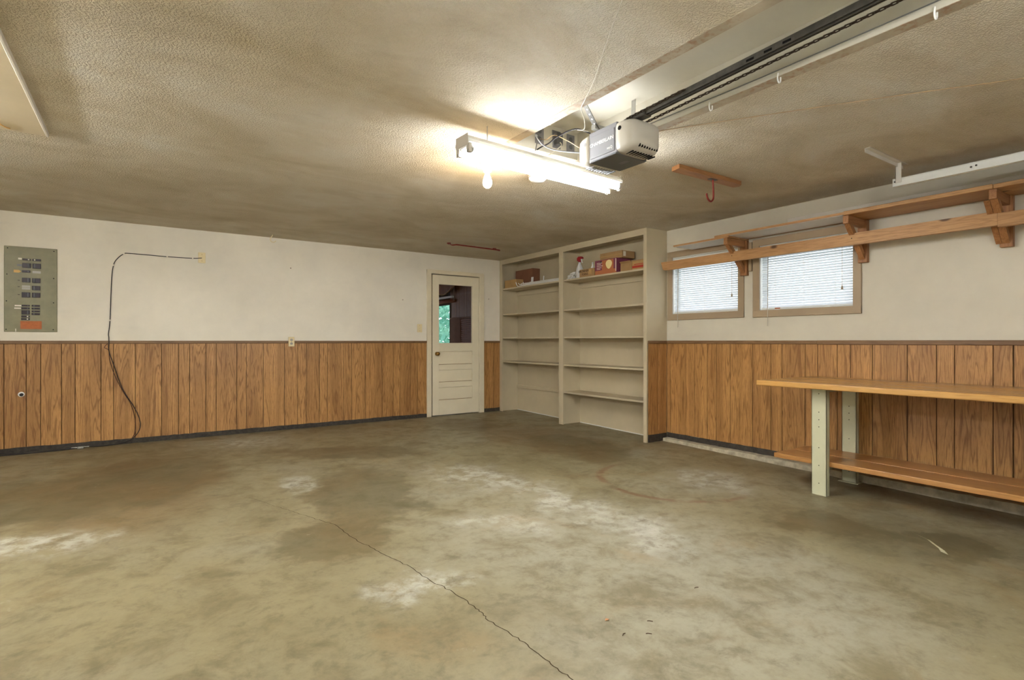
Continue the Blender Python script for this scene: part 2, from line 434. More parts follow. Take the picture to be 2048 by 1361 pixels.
# ceiling with the long recess for the garage door opener
RX0, RX1, RY, RZ = 1.872, 2.402, 2.72, 2.452
cl = boxes([((XL-.2, YF-.2, H), (RX0, D+.14, H+.3)), ((RX1, YF-.2, H), (W+.14, D+.14, H+.3)), ((RX0, RY, H), (RX1, D+.14, H+.3))])
ceiling = struct(link('ceiling', cl, 'ceiling'))
link('recess_liner', boxes([((RX0, YF-.2, RZ), (RX1, RY, H+.3)), ((RX0, YF-.2, H+.001), (RX0+.004, RY, RZ)), ((RX1-.004, YF-.2, H+.001), (RX1, RY, RZ)), ((RX0+.004, RY-.004, H+.001), (RX1-.004, RY, RZ))]), 'ceiling_smooth', ceiling)
B('joint_strip', (RX0-.055, YF, H-.0015), (RX0+.004, RY+.02, H+.001), 'joint', ceiling)
B('joint_strip', (RX1-.004, YF, H-.0015), (RX1+.06, RY+.02, H+.001), 'joint', ceiling)

# door wall
DX0, DX1, DZ = 3.288, 4.068, 1.998
wall_back = struct(link('wall_back', boxes([((XL-.2, D, -.2), (DX0, D+T, H+.1)), ((DX1, D, -.2), (W+T, D+T, H+.1)), ((DX0, D, DZ), (DX1, D+T, H+.1))]), 'wall'))
# window wall
WIN = [(3.037, 3.825, 1.352, 1.960), (2.014, 2.822, 1.343, 1.947)]
def wall_right_bm():
    z0, z1 = -.25, H+.1; L = []; ys = [YF-.2, WIN[1][0], WIN[1][1], WIN[0][0], WIN[0][1], D]
    for i in (0, 2, 4): L.append(((W, ys[i], z0), (W+T, ys[i+1], z1)))
    for y0, y1, a, b in WIN: L += [((W, y0, z0), (W+T, y1, a)), ((W, y0, b), (W+T, y1, z1))]
    return boxes(L)
wall_right = struct(link('wall_right', wall_right_bm(), 'wall_r'))
wall_left = struct(link('wall_left', boxes([((XL-.2, YF-.2, -.25), (XL, D, H+.1))]), 'wall'))
wall_front = struct(link('wall_front', boxes([((XL, YF-.2, -.25), (XL+.6, YF, H+.1)), ((W-.45, YF-.2, -.25), (W, YF, H+.1)), ((XL+.6, YF-.2, 2.12), (W-.45, YF, H+.1))]), 'wall'))
gd = struct(empty('door_2', (1.3, YF-.06, fz(YF))))
for i in range(4):
    z0 = fz(YF)+.005+i*.55
    B('panel', (XL+.6, YF-.1, z0), (W-.45, YF-.05, min(z0+.545, 2.12)), 'white_metal', gd, .004)

# ---------------------------------------------------------------- wainscot planks
TR = 1.034
def wains_back(xs, x_end):
    B('backing_board', (xs[0], D-.0025, .05), (x_end, D, TR), 'groove', wall_back)
    e = xs + [x_end]
    for a, b in zip(e, e[1:]):
        if b-a < .012: continue
        B('plank', (a+.0022, D-.008, .05), (b-.0022, D-.0025, TR), 'panel', wall_back, .0012)
LX = [-1.081,-.926,-.822,-.669,-.566,-.364,-.262,-.082,.146,.300,.402,.555,.655,.861,.960,1.138,1.368,1.518,1.619,1.773,1.871,2.071,2.172,2.349,2.576,2.728,2.825,2.979,3.079]
pre = [round(v-1.225, 3) for v in LX[:8]]
wains_back([XL] + pre + LX, 3.219)
wains_back([4.146, 4.310], XB)
RYS = [3.853,3.648,3.540,3.386,3.281,3.126,2.892,2.710,2.605,2.400,2.295,2.138,2.035,1.877,1.642,1.460,1.355,1.145,1.039]
e = [YB-.005] + RYS + [round(v-1.25, 3) for v in RYS[10:-1]] + [-.6, YF]
B('backing_board', (W-.0025, YF, .05), (W, YB, TR), 'groove', wall_right)
for a, b in zip(e, e[1:]):
    B('plank', (W-.008, b+.0022, .05), (W-.0025, a-.0022, TR), 'panel', wall_right, .0012)
def chair_rail(name, lo, hi, mat):
    struct(B(name, lo, hi, mat, None, .004, 2))
chair_rail('trim_1', (XL, D-.018, TR-.006), (3.219, D, 1.058), 'rail_trim_x')
chair_rail('trim_2', (4.146, D-.018, TR-.006), (XB, D, 1.058), 'rail_trim_x')
chair_rail('trim_3', (W-.018, 2.30, TR-.006), (W, YB, 1.060), 'rail_trim')
chair_rail('trim_4', (W-.020, YF, TR-.008), (W, 2.298, 1.061), 'rail_trim')
def ragged_strip(axis, a, b, at, out, z0f, z1):
    """base strip with a chipped lower edge"""
    bm = bmesh.new(); rnd = random.Random(11); n = int(abs(b-a)/.05); top = []; bot = []
    L = []
    for i in range(n+1):
        t = a+(b-a)*i/n; o = out + rnd.uniform(-.002, .003)
        zb = z0f(t) + rnd.uniform(0, .004); zt = z1 + rnd.uniform(-.004, .003)
        def P(u, z): return (t, at-u, z) if axis == 'x' else (at-u, t, z)
        L.append([bm.verts.new(P(0, zb)), bm.verts.new(P(o, zb)), bm.verts.new(P(o*.8, zt)), bm.verts.new(P(0, zt))])
    for A, C in zip(L, L[1:]):
        for k in range(4): bm.faces.new((A[k], A[(k+1)%4], C[(k+1)%4], C[k]))
    bm.faces.new(L[0]); bm.faces.new(L[-1][::-1]); return bm
struct(link('baseboard_back', ragged_strip('x', XL, 3.217, D, .012, lambda t: -.002, .052), 'mastic'))
struct(link('baseboard_back_right', ragged_strip('x', 4.148, XB, D, .012, lambda t: -.002, .052), 'mastic'))
struct(link('baseboard_right', ragged_strip('y', YB-.01, YF, W, .012, lambda t: -.004, .050), 'mastic'))
def curb():
    bm = bmesh.new(); rnd = random.Random(5); L = []; n = 90
    for i in range(n+1):
        y = YB-.012+(YF-YB+.012)*i/n; x0 = W-.085+rnd.uniform(-.004,.004); zt = -.003+rnd.uniform(-.004,.002)
        zb = fz(y)-.01
        L.append([bm.verts.new((W, y, zb)), bm.verts.new((x0, y, zb)), bm.verts.new((x0+.004, y, max(zt-.004, zb+.008))), bm.verts.new((W, y, max(zt, zb+.012)))])
    for A, C in zip(L, L[1:]):
        for k in range(4): bm.faces.new((A[k], A[(k+1)%4], C[(k+1)%4], C[k]))
    bm.faces.new(L[0]); bm.faces.new(L[-1][::-1]); return bm
struct(link('trim_5', curb(), 'curb'))

# ---------------------------------------------------------------- door 1
dr = struct(empty('door_1', ((DX0+DX1)/2, D, 0)))
cas = [((3.219, D-.018, 0), (DX0, D, 2.047)), ((DX1, D-.018, 0), (4.146, D, 2.047)), ((3.219, D-.0185, DZ), (4.146, D, 2.052))]
for lo, hi in cas: B('casing', lo, hi, 'casing', dr, .003)
B('jamb', (DX0-.001, D, 0), (DX0+.006, D+T, DZ), 'casing', dr)
B('jamb', (DX1-.006, D, 0), (DX1+.001, D+T, DZ), 'casing', dr)
yl0, yl1 = D-.008, D+.027      # leaf
lx0, lx1 = DX0+.020, DX1-.008
GX0, GX1, GZ0, GZ1 = 3.407, 3.947, 1.028, 1.855
B('stile', (lx0, yl0, .012), (GX0, yl1, 1.985), 'door', dr, .0015)
B('stile', (GX1, yl0, .012), (lx1, yl1, 1.985), 'door', dr, .0015)
rails = [(GZ1, 1.985), (.910, GZ0), (.648, .722), (.400, .475), (.012, .222)]
for z0, z1 in rails: B('rail', (GX0, yl0, z0), (GX1, yl1, z1), 'door', dr, .0015)
for z0, z1 in ((.722,.910), (.475,.648), (.222,.400)):
    pn = B('panel', (GX0, yl0+.017, z0), (GX1, yl1-.006, z1), 'door', dr)
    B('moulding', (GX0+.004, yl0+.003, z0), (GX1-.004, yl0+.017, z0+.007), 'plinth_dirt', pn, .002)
    B('moulding', (GX0+.004, yl0+.008, z1-.006), (GX1-.004, yl0+.017, z1), 'door', pn, .002)
B('glass_pane', (GX0, yl0+.014, GZ0), (GX1, yl0+.018, GZ1), 'glass', dr)
kb = link('knob', lathe([(.006,-.062),(.020,-.060),(.027,-.050),(.027,-.040),(.018,-.030),(.010,-.026),(.010,-.010),(.026,-.006),(.028,0)], (3.372, yl0, .877), 'y', 18), 'brass', dr, True)
for z in (1.78, .985, .33):
    hg = link('hinge', tube([(lx1+.004, yl0-.006, z-.045), (lx1+.004, yl0-.006, z+.045)], .006, 8, 1), 'casing', dr)

# ---------------------------------------------------------------- room seen through the door glass
XR = 5.30
wf = struct(link('wall_beyond_right', boxes([((XR, D+.12, -.1), (XR+.1, 10.0, 2.5)), ((XR, 10.0, -.1), (XR+.1, 10.75, .9)), ((XR, 10.0, 1.83), (XR+.1, 10.75, 2.5)), ((XR, 10.75, -.1), (XR+.1, 12.2, 2.5))]), 'groove'))
y = 10.0; i = 0
while y > 8.6:
    w = (.16,.10,.13,.20,.11)[i % 5]; i += 1
    B('plank', (XR-.008, y-w+.003, 0), (XR, y-.003, 2.45), 'far_panel', wf); y -= w
struct(link('wall_beyond_far', boxes([((2.0, 12.1, -.1), (2.8, 12.2, 2.5)), ((4.2, 12.1, -.1), (XR+.1, 12.2, 2.5)), ((2.8, 12.1, -.1), (4.2, 12.2, .8)), ((2.8, 12.1, 2.0), (4.2, 12.2, 2.5))]), 'far_panel'))  # unseen opening added here to let daylight brighten the next room
struct(link('wall_beyond_left', boxes([((2.0, D+.12, -.1), (2.1, 12.1, 2.5))]), 'far_panel'))
struct(link('floor_beyond', boxes([((2.0, D+.12, -.12), (XR+.1, 12.2, 0))]), 'far_panel'))
struct(link('ceiling_beyond', boxes([((2.0, D+.12, 2.45), (XR+.1, 12.2, 2.55))]), 'far_panel'))
w3 = struct(empty('window_3', (XR, 10.37, .9)))
for lo, hi in [((XR-.02, 9.96, .86), (XR+.03, 10.01, 1.87)), ((XR-.02, 10.72, .86), (XR+.03, 10.79, 1.87)), ((XR-.02, 10.01, 1.82), (XR+.03, 10.72, 1.87)), ((XR-.02, 10.01, .86), (XR+.03, 10.72, .91))]:
    B('frame', lo, hi, 'groove', w3)
B('glass_pane', (XR+.035, 10.0, .9), (XR+.039, 10.75, 1.83), 'glass', w3)
bl = thing('roller_shade', 'white headrail and rolled dark shade over window in next room', 'shade', (XR-.06, 10.2, 1.84))
B('headrail', (XR-.05, 9.83, 1.955), (XR-.008, 10.75, 2.0), 'white_metal', bl, .004)
link('roll', tube([(XR-.05, 9.80, 1.89), (XR-.05, 10.75, 1.89)], .04, 12, 1), 'brick_red', bl, True)
va = thing('scalloped_valance', 'dark wooden valance with wavy lower edge high in next room', 'valance', (XR-.2, 9.8, 2.05))
pl = [(8.9, 2.44), (8.9, 2.12)] + [(8.9+1.8*k/24, 2.12+.10*math.sin(k/24*2*PI*1.25-.3)) for k in range(1, 25)] + [(10.7, 2.44)]
link('board', prism(pl, 'x', XR-.16, XR-.13), 'far_panel', va)
link('edge_band', tube([(XR-.165, yy, zz) for yy, zz in pl[1:-1]], .008, 6, 1), 'card_y', va)
sd = thing('louvered_cabinet', 'red brown louvered cabinet against wall in next room', 'cabinet', (XR-.06, 9.3, 0))
B('frame_board', (XR-.05, 9.49, 0), (XR-.009, 9.53, 1.54), 'card_dk', sd)
B('frame_board', (XR-.05, 8.75, 1.50), (XR-.009, 9.95, 1.54), 'card_dk', sd)
for k in range(36):
    z = .06+k*.04
    B('slat', (XR-.04, 8.8, z), (XR-.009, 9.49, z+.03), 'brick_red', sd)
B('side_panel', (XR-.045, 9.53, 0), (XR-.009, 9.93, 1.50), 'card_dk', sd)

# outdoors: a hedge and lawn past the house
struct(link('lawn_ground', boxes([((W+.4, -4, -.5), (16, 24, -.3))]), 'lawn'))
def hedge():
    bm = bmesh.new(); rnd = random.Random(2)
    for _ in range(4200):
        c = Vector((9.0+abs(rnd.gauss(0,.5)), rnd.uniform(14.5, 20.5), rnd.uniform(-.3, 3.8))); s = rnd.uniform(.08,.20)
        a = Vector((rnd.uniform(-1,1), rnd.uniform(-1,1), rnd.uniform(-1,1))).normalized(); b = a.cross(Vector((rnd.uniform(-1,1), rnd.uniform(-1,1), rnd.uniform(-1,1)))).normalized()
        bm.faces.new([bm.verts.new(c+a*s), bm.verts.new(c+b*s*.5), bm.verts.new(c-a*s), bm.verts.new(c-b*s*.5)])
    return bm
hd = thing('hedge', 'blue green hedge outside the next room window', 'hedge', (9.2, 17.4, -.3))
lv = link('foliage', hedge(), 'leaf', hd); lv['kind'] = 'stuff'
link('trunk', tube([(9.3, 17.4, -.3), (9.35, 17.4, 1.5), (9.3, 17.5, 2.6)], [.08,.06,.03], 7, 4), 'twig', hd)

# ================================================================ windows 1 and 2 with blinds
def window(n, y0, y1, z0, z1, c0, c1, cz0, cz1):
    w = struct(empty('window_%d' % n, (W, (y0+y1)/2, z0)))
    X0 = W-.016
    B('casing', (X0, c1-.065, cz0), (W, c1, cz1), 'wincasing', w, .003)
    B('casing', (X0, c0, cz0), (W, c0+.062, cz1), 'wincasing', w, .003)
    B('casing', (X0-.001, c0, cz1-.062), (W, c1, cz1+.001), 'wincasing', w, .003)
    B('casing', (X0-.001, c0, cz0-.001), (W, c1, cz0+.064), 'wincasing', w, .003)
    for lo, hi in [((W, y1-.004, z0), (W+.1, y1, z1)), ((W, y0, z0), (W+.1, y0+.004, z1)), ((W, y0, z1-.004), (W+.1, y1, z1)), ((W, y0, z0), (W+.1, y1, z0+.004))]:
        B('jamb_liner', lo, hi, 'white_metal', w)
    for lo, hi in [((W+.075, y1-.03, z0), (W+.1, y1-.004, z1)), ((W+.075, y0+.004, z0), (W+.1, y0+.03, z1)), ((W+.075, y0+.03, z1-.03), (W+.1, y1-.03, z1-.004)), ((W+.075, y0+.03, z0+.004), (W+.1, y1-.03, z0+.03))]:
        B('sash', lo, hi, 'white_metal', w, .002)
    B('glass_pane', (W+.086, y0+.03, z0+.03), (W+.09, y1-.03, z1-.03), 'glass', w)
window(1, *WIN[0], 2.977, 3.890, 1.283, 2.028)
window(2, *WIN[1], 1.954, 2.885, 1.279, 2.008)
SLAT = {}
def blind(label, y0, y1, z0, z1, wand_y, cord_y, tag_it=False):
    t = thing('mini_blind', label, 'blind', (W+.03, (y0+y1)/2, z0), group='white mini blinds')
    a, b = y0+.012, y1-.012; xm = W+.022
    B('headrail', (xm-.014, a, z1-.036), (xm+.014, b, z1-.006), 'white_metal', t, .002)
    B('bottom_rail', (xm-.012, a, z0+.006), (xm+.012, b, z0+.020), 'white_metal', t, .003)
    ln = b-a; n = int((z1-.045-z0-.03)/.0205)
    bm = bmesh.new()   # a shallow curved slat, tilted nearly closed
    rows = []
    for k in range(5):
        u = -.0125+.025*k/4; s = .0022*(1-(u/.0125)**2)
        ang = math.radians(57); x = u*math.cos(ang)+s*math.sin(ang); z = u*math.sin(ang)-s*math.cos(ang)
        rows.append([(x, -ln/2, z), (x, ln/2, z)])
    up = [[bm.verts.new(c) for c in r] for r in rows]; dn = [[bm.verts.new((c[0]+.0006, c[1], c[2]-.0004)) for c in r] for r in rows]
    for R, fl in ((up, 0), (dn, 1)):
        for p, q in zip(R, R[1:]):
            f = (p[0], p[1], q[1], q[0]); bm.faces.new(f if fl else f[::-1])
    for p, q in zip(up, dn):
        pass
    for j in (0, 4): bm.faces.new((up[j][0], up[j][1], dn[j][1], dn[j][0]))
    me = bpy.data.meshes.new('slat'); bmesh.ops.recalc_face_normals(bm, faces=bm.faces); bm.to_mesh(me); bm.free(); me.materials.append(M['slat'])
    for k in range(n):
        o = bpy.data.objects.new('slat', me); COL.objects.link(o); o.parent = t
        o.location = Vector((xm, (a+b)/2, z0+.032+k*(z1-.045-z0-.032)/(n-1))) - WORLD[t]
    for f in (.17, .5, .83):
        yy = a+ln*f
        link('ladder_cord', boxes([((xm-.0135, yy-.0008, z0+.02), (xm-.0125, yy+.0008, z1-.035))]), 'white_plastic', t)
    link('wand', tube([(xm-.02, wand_y, z1-.03), (xm-.030, wand_y, z1-.12), (xm-.045, wand_y-.004, z0-.15)], .0035, 6, 3), 'plas_beige', t)
    cd = link('pull_cord', tube([(xm-.016, cord_y, z1-.03), (xm-.018, cord_y, z0+.17)], .0012, 5, 1), 'tan_cable', t)
    link('tassel', lathe([(.003,.03),(.009,0),(.008,-.004)], (xm-.018, cord_y, z0+.145), 'z', 10), 'wincasing', cd)
    if tag_it: B('care_label', (xm-.0128, y1-.19, z0+.007), (xm-.0119, y1-.14, z0+.018), 'label_orange', t)
    return t
blind('closed white mini blind in the window nearest the bookcase', *WIN[0], 3.748, 3.115)
blind('closed white mini blind with orange care tag in the window farther from bookcase', *WIN[1], 2.737, 2.105, True)

# ================================================================ built-in bookcase
bc = thing('built_in_bookcase', 'tall taupe painted built-in bookcase with open shelves in room corner', 'bookcase', ((XB+W)/2, (YB+D)/2, 0))
XK = W-.014
sidez = lambda y: fz(y)
B('side_panel', (XB, YB, fz(YB)), (W-.001, YB+.020, H-.001), 'shelfpaint', bc)
B('side_panel', (XB+.002, D-.022, -.001), (W-.001, D-.002, H-.002), 'shelfpaint', bc)
dv = B('divider', (XB+.002, 5.322, fz(5.3)), (XK, 5.342, H-.001), 'shelfpaint', bc)
B('back_panel', (XK, YB+.020, fz(YB)), (W-.001, 5.33, H-.001), 'shelfpaint', bc)
B('back_panel', (XK, 5.332, fz(5.3)), (W-.001, D-.022, H-.001), 'shelfpaint', bc)
for y0, y1 in ((6.712, D-.002), (5.292, 5.374), (YB-.002, YB+.043)):
    B('stile', (XB-.019, y0, fz(y0)+.001), (XB, y1, H-.001), 'shelfpaint', bc, .0015)
B('header', (XB-.0185, YB+.043, 2.202), (XB, 5.292, H-.001), 'shelfpaint', bc, .001)
B('header', (XB-.0185, 5.374, 2.202), (XB, 6.712, H-.001), 'shelfpaint', bc, .001)
SH_T = .021
SHZ = [1.823, 1.441, 1.090, .735, .385]
bays = [(5.342, D-.022), (YB+.020, 5.322)]
for bi, (y0, y1) in enumerate(bays):
    for zi, z in enumerate(SHZ):
        if not (bi == 0 and zi == 4):
            B('shelf', (XB+.001, y0+.001, z), (XK-.001, y1-.001, z+SH_T), 'shelfpaint', bc, .0015)
        if zi in (0, 4) or bi == 1:
            B('cleat', (XK-.019, y0+.002, z-.075 if zi == 0 else z-.045), (XK-.001, y1-.002, z-.001), 'shelfpaint', bc, .001)
    B('top_board', (XB+.001, y0+.001, H-.030), (XK-.001, y1-.001, H-.008), 'shelfpaint', bc)
link('caulk_bead', tube([(XK-.004, YB+.03, fz(YB)+.003), (XK-.004, 5.31, fz(5.3)+.003)], .006, 5, 1), 'white_metal', bc)
link('caulk_bead', tube([(XK-.004, 5.35, fz(5.3)+.003), (XK-.004, D-.03, .003)], .006, 5, 1), 'white_metal', bc)
# wainscot carried round the bookcase side
B('backing_board', (XB+.002, YB-.0025, .045), (W-.009, YB-.0002, TR), 'groove', bc)
for a, b in ((XB+.003, 4.611), (4.611, W-.012)):
    B('plank', (a+.0022, YB-.008, .045), (b-.0022, YB-.0025, TR), 'panel', bc, .0012)
B('chair_rail', (XB+.002, YB-.016, TR-.006), (W-.020, YB-.0002, 1.059), 'rail_trim_x', bc, .004, 2)
link('base_strip', ragged_strip('x', XB+.004, W-.012, YB, .011, lambda t: fz(YB)+.001, .045), 'mastic', bc)

# ---------------------------------------------------------------- things on the top shelf
Z1 = SHZ[0]+SH_T
def carton(name, label, lo, hi, mat, open_top=True, flap=0, group=None):
    t = thing(name, label, 'box', ((lo[0]+hi[0])/2, (lo[1]+hi[1])/2, lo[2]), group=group)
    th = .004; x0,y0,z0 = lo; x1,y1,z1 = hi
    B('bottom', (x0+th,y0+th,z0), (x1-th,y1-th,z0+th), mat, t)
    B('front', (x0,y0,z0), (x0+th,y1,z1), mat, t); B('back', (x1-th,y0,z0), (x1,y1,z1), mat, t)
    B('side', (x0+th,y0,z0), (x1-th,y0+th,z1), mat, t); B('side', (x0+th,y1-th,z0), (x1-th,y1,z1), mat, t)
    if not open_top: B('lid', (x0+.001,y0+.001,z1), (x1-.001,y1-.001,z1+.003), mat, t)
    if flap:
        link('flap', prism([(x0, z1), (x0-flap*.5, z1+flap*.35), (x0-flap*.5+.003, z1+flap*.35+.003), (x0+.004, z1+.001)], 'y', y0+.004, y1-.004), mat, t)
    return t
carton('small_carton', 'small worn yellow carton at the left end of bookcase top shelf', (4.470, 6.405, Z1), (4.60, 6.70, Z1+.118), 'card_y', True)
carton('storage_box', 'dull brown closed cardboard box behind yellow carton on top shelf', (4.612, 6.19, Z1), (4.742, 6.62, Z1+.262), 'card_dk', False)
for k in range(7):
    y1 = 6.40-.03*k; rz = Z1+.008+.0175*(k % 3); rx = 4.475+.0215*k
    o = thing('white_rod', 'long white metal rod in the bundle lying on bookcase top shelf', 'rod', (rx, 5.8, rz-.007), group='bundle of white rods')
    bend = [(rx, 5.36, rz), (rx, y1-.10, rz)]
    link('bar', tube(bend, .007, 7, 1), 'white_plastic', o)
    link('hook_end', tube([(rx, y1-.10, rz), (rx-.004, y1-.03, rz+.004), (rx-.012, y1, rz+(.06 if k % 3 == 0 else .03 if k % 3 == 1 else -.004))], .006, 6, 3), 'white_plastic', o)
for yy, hh in ((6.18,.10), (6.15,.10), (5.90,.09)):
    o = thing('white_bracket', 'short white bracket standing up from the rod bundle on top shelf', 'bracket', (4.60, yy, Z1), group='white brackets among the rods')
    link('post', tube([(4.58, yy, Z1+.006), (4.58, yy-.012, Z1+hh+.03)], .007, 6, 1), 'white_plastic', o)
    link('foot', tube([(4.58, yy, Z1+.007), (4.66, yy, Z1+.007)], .007, 6, 1), 'white_plastic', o)
rnd = random.Random(21)
for k in range(16):
    yy = 5.29-.007*k; xx = 4.475+rnd.uniform(0,.09); zz = Z1+.007+.020*(k % 4)
    a = rnd.uniform(-.6,.6)
    o = link('white_clip', tube([(xx, yy, zz), (xx+.03*math.cos(a), yy-.045, zz+.022), (xx+.025, yy-.075, zz+.012), (xx+.01, yy-.06, zz-.001)], .0065, 6, 4), 'white_plastic', None, True)
    tag(o, 'small curved white plastic clip in the heap beside spray bottle', 'clip', 'heap of white clips on the top shelf')
# spray bottle
sb = thing('spray_bottle', 'frosted spray bottle with red trigger head on bookcase top shelf', 'bottle', (4.50, 5.075, Z1))
link('body', lathe([(.040,0),(.044,.004),(.045,.10),(.040,.13),(.020,.175),(.015,.195),(.015,.205)], (4.515, 5.07, Z1), 'z', 18), 'bottle', sb, True)
link('collar', lathe([(.017,0),(.017,.02),(.013,.022)], (4.515, 5.07, Z1+.203), 'z', 14), 'red_plastic', sb)
link('trigger_head', prism([(5.105, Z1+.222), (5.11, Z1+.255), (5.085, Z1+.275), (5.03, Z1+.272), (5.012, Z1+.258), (5.012, Z1+.244), (5.045, Z1+.240), (5.05, Z1+.222)], 'x', 4.502, 4.528), 'red_plastic', sb)
link('trigger', prism([(5.045, Z1+.242), (5.03, Z1+.24), (5.022, Z1+.205), (5.012, Z1+.19), (5.02, Z1+.188), (5.034, Z1+.207)], 'x', 4.509, 4.521), 'white_plastic', sb)
# cartons in the right bay
def yface(t, name, y0, y1, z0, z1, x, mat): return B(name, (x-.0012, y0, z0), (x-.0002, y1, z1), mat, t)
c1 = carton('tool_carton', 'low cardboard carton printed with dark lettering holding small bottles', (4.470, 4.752, Z1), (4.70, 5.020, Z1+.098), 'card', True, 0)
text_part('lettering', 'BRONNER', .040, 'ink', c1, (4.4690, 4.945, Z1+.074), (0,-1,0), (0,0,1))
text_part('lettering', 'TOOLS', .036, 'ink', c1, (4.4690, 4.925, Z1+.035), (0,-1,0), (0,0,1))
yface(c1, 'print_patch', 4.80, 4.86, Z1+.03, Z1+.085, 4.470, 'card_y')
for i, (yy, xx) in enumerate(((4.86,4.54), (4.815,4.56))):
    b = thing('small_bottle', ('short white bottle with narrow neck in lettered carton', 'white capped bottle beside the printed fruit box')[i], 'bottle', (xx, yy, Z1+.004))
    link('body', lathe([(.020,0),(.022,.004),(.022,.115),(.010,.135),(.009,.150)], (xx, yy, Z1+.004), 'z', 14), 'white_plastic', b, True)
    link('cap', lathe([(.011,.150),(.011,.175),(.008,.178)], (xx, yy, Z1+.004), 'z', 12), 'bottle', b)
c2 = carton('fruit_carton', 'purple and orange printed carton with a cream heart shape on top shelf', (4.465, 4.385, Z1), (4.70, 4.738, Z1+.172), 'box_purple', True)
yface(c2, 'orange_band', 4.386, 4.736, Z1+.001, Z1+.050, 4.465, 'box_orange')
yface(c2, 'orange_patch', 4.43, 4.62, Z1+.050, Z1+.165, 4.465, 'box_orange')
for k, (w, z) in enumerate(((.09,.135), (.07,.118), (.10,.100), (.08,.080), (.06,.064))):
    yface(c2, 'white_print', 4.705-w, 4.705, Z1+z, Z1+z+.006, 4.464, 'label_white')
ht = [(4.505+.052*math.cos(a)*(1 if a < PI else 1-.25*abs(math.sin(a))), Z1+.115+.047*math.sin(a)*(1 if math.sin(a) > 0 else 1.25)) for a in [2*PI*k/22 for k in range(22)]]
link('heart_print', prism(ht, 'x', 4.4630, 4.4642), 'box_cream', c2)
yface(c2, 'edge_stripe', 4.386, 4.398, Z1+.02, Z1+.165, 4.464, 'label_white')
link('handle_hole', prism([(4.62,Z1+.140),(4.655,Z1+.140),(4.655,Z1+.155),(4.62,Z1+.155)], 'x', 4.4632, 4.4645), 'ink', c2)
c3 = thing('long_box', 'plain tan closed cardboard box lying across the printed fruit carton', 'box', (4.60, 4.50, Z1+.174))
B('body', (4.50, 4.33, Z1+.1725), (4.71, 4.69, Z1+.255), 'card', c3, .003)
B('paper_label', (4.52, 4.3285, Z1+.19), (4.56, 4.3300, Z1+.245), 'label_white', c3)
B('tape', (4.4990, 4.33, Z1+.206), (4.5000, 4.69, Z1+.222), 'card_y', c3)
c4 = carton('open_carton', 'small plain tan open carton next to red lettered carton', (4.470, 4.155, Z1), (4.66, 4.325, Z1+.090), 'card', True, .05)
B('paper_sheet', (4.48, 4.17, Z1+.092), (4.55, 4.30, Z1+.098), 'label_white', c4)
c5 = carton('red_lettered_carton', 'low tan carton with red print at right end of top shelf', (4.470, 3.962, Z1), (4.69, 4.150, Z1+.095), 'card_y', True)
yface(c5, 'red_print', 3.966, 4.146, Z1+.020, Z1+.045, 4.470, 'box_red')
yface(c5, 'red_print', 3.966, 4.120, Z1+.055, Z1+.063, 4.470, 'box_red')
c6 = thing('tan_tray', 'shallow tan tray resting behind on the red lettered carton', 'tray', (4.66, 4.1, Z1+.096))
B('base', (4.56, 3.97, Z1+.0965), (4.735, 4.31, Z1+.102), 'card', c6); B('front_lip', (4.56, 3.97, Z1+.102), (4.566, 4.31, Z1+.125), 'card', c6)
c7 = thing('red_jug', 'small red plastic jug at the right corner of top shelf', 'jug', (4.63, 4.01, Z1+.103))
link('body', lathe([(.028,0),(.032,.01),(.032,.05),(.014,.07),(.012,.085)], (4.63, 4.005, Z1+.1025), 'z', 14), 'box_red', c7, True)
link('handle', tube([(4.615, 4.035, Z1+.12), (4.61, 4.06, Z1+.135), (4.61, 4.058, Z1+.155), (4.62, 4.03, Z1+.165)], .005, 6, 4), 'box_red', c7)

# ================================================================ workbench
wb = thing('workbench', 'long wooden workbench with pale green metal legs along panelled wall', 'workbench', (4.3, .9, fz(.9)))
BZ = .755
tp = B('worktop', (3.885, -.45, BZ-.040), (W-.022, 2.335, BZ), 'bench', wb, .008, 3)
LSZ = .178
B('lower_plank', (4.085, -.40, LSZ-.036), (4.330, 2.305, LSZ), 'bench_low', wb, .004, 2)
B('lower_plank', (4.338, -.40, LSZ-.036), (4.590, 2.300, LSZ), 'bench_low', wb, .004, 2)
def leg(xa, y0, y1, face):
    """C-channel upright, web on the face towards -x"""
    zb = fz((y0+y1)/2)-.0005; zt = BZ-.041; t_ = .003; d = .045*face
    bm = boxes([((xa, y0, zb), (xa+t_, y1, zt)), ((xa, y0, zb), (xa+d, y0+t_, zt)), ((xa, y1-t_, zb), (xa+d, y1, zt)), ((xa+d-.003*face, y0, zb), (xa+d, y0+.016, zt)), ((xa+d-.003*face, y1-.016, zb), (xa+d, y1, zt))])
    lg = link('leg', bm, 'legmetal', wb)
    for k, f in enumerate((.97,.79,.715,.645,.44,.265,.09)):
        link('bolt_hole', lathe([(.0035,-.0006),(.0035,.0006)], (xa-.0002, (y0+y1)/2, zb+.02+(zt-zb-.04)*f), 'x', 10), 'dark', lg)
    return lg
for yc in (1.938, -.15):
    leg(4.032, yc-.052, yc+.052, 1)
    leg(4.592, yc-.012, yc+.092, 1)
    B('crossbar', (4.078, yc-.02, LSZ-.0655), (4.591, yc+.02, LSZ-.0365), 'legmetal', wb)
    B('crossbar', (4.078, yc-.02, BZ-.075), (4.591, yc+.02, BZ-.0405), 'legmetal', wb)
    B('foot_channel', (4.565, yc-.03, fz(yc)), (4.66, yc+.11, fz(yc)+.006), 'legmetal', wb)

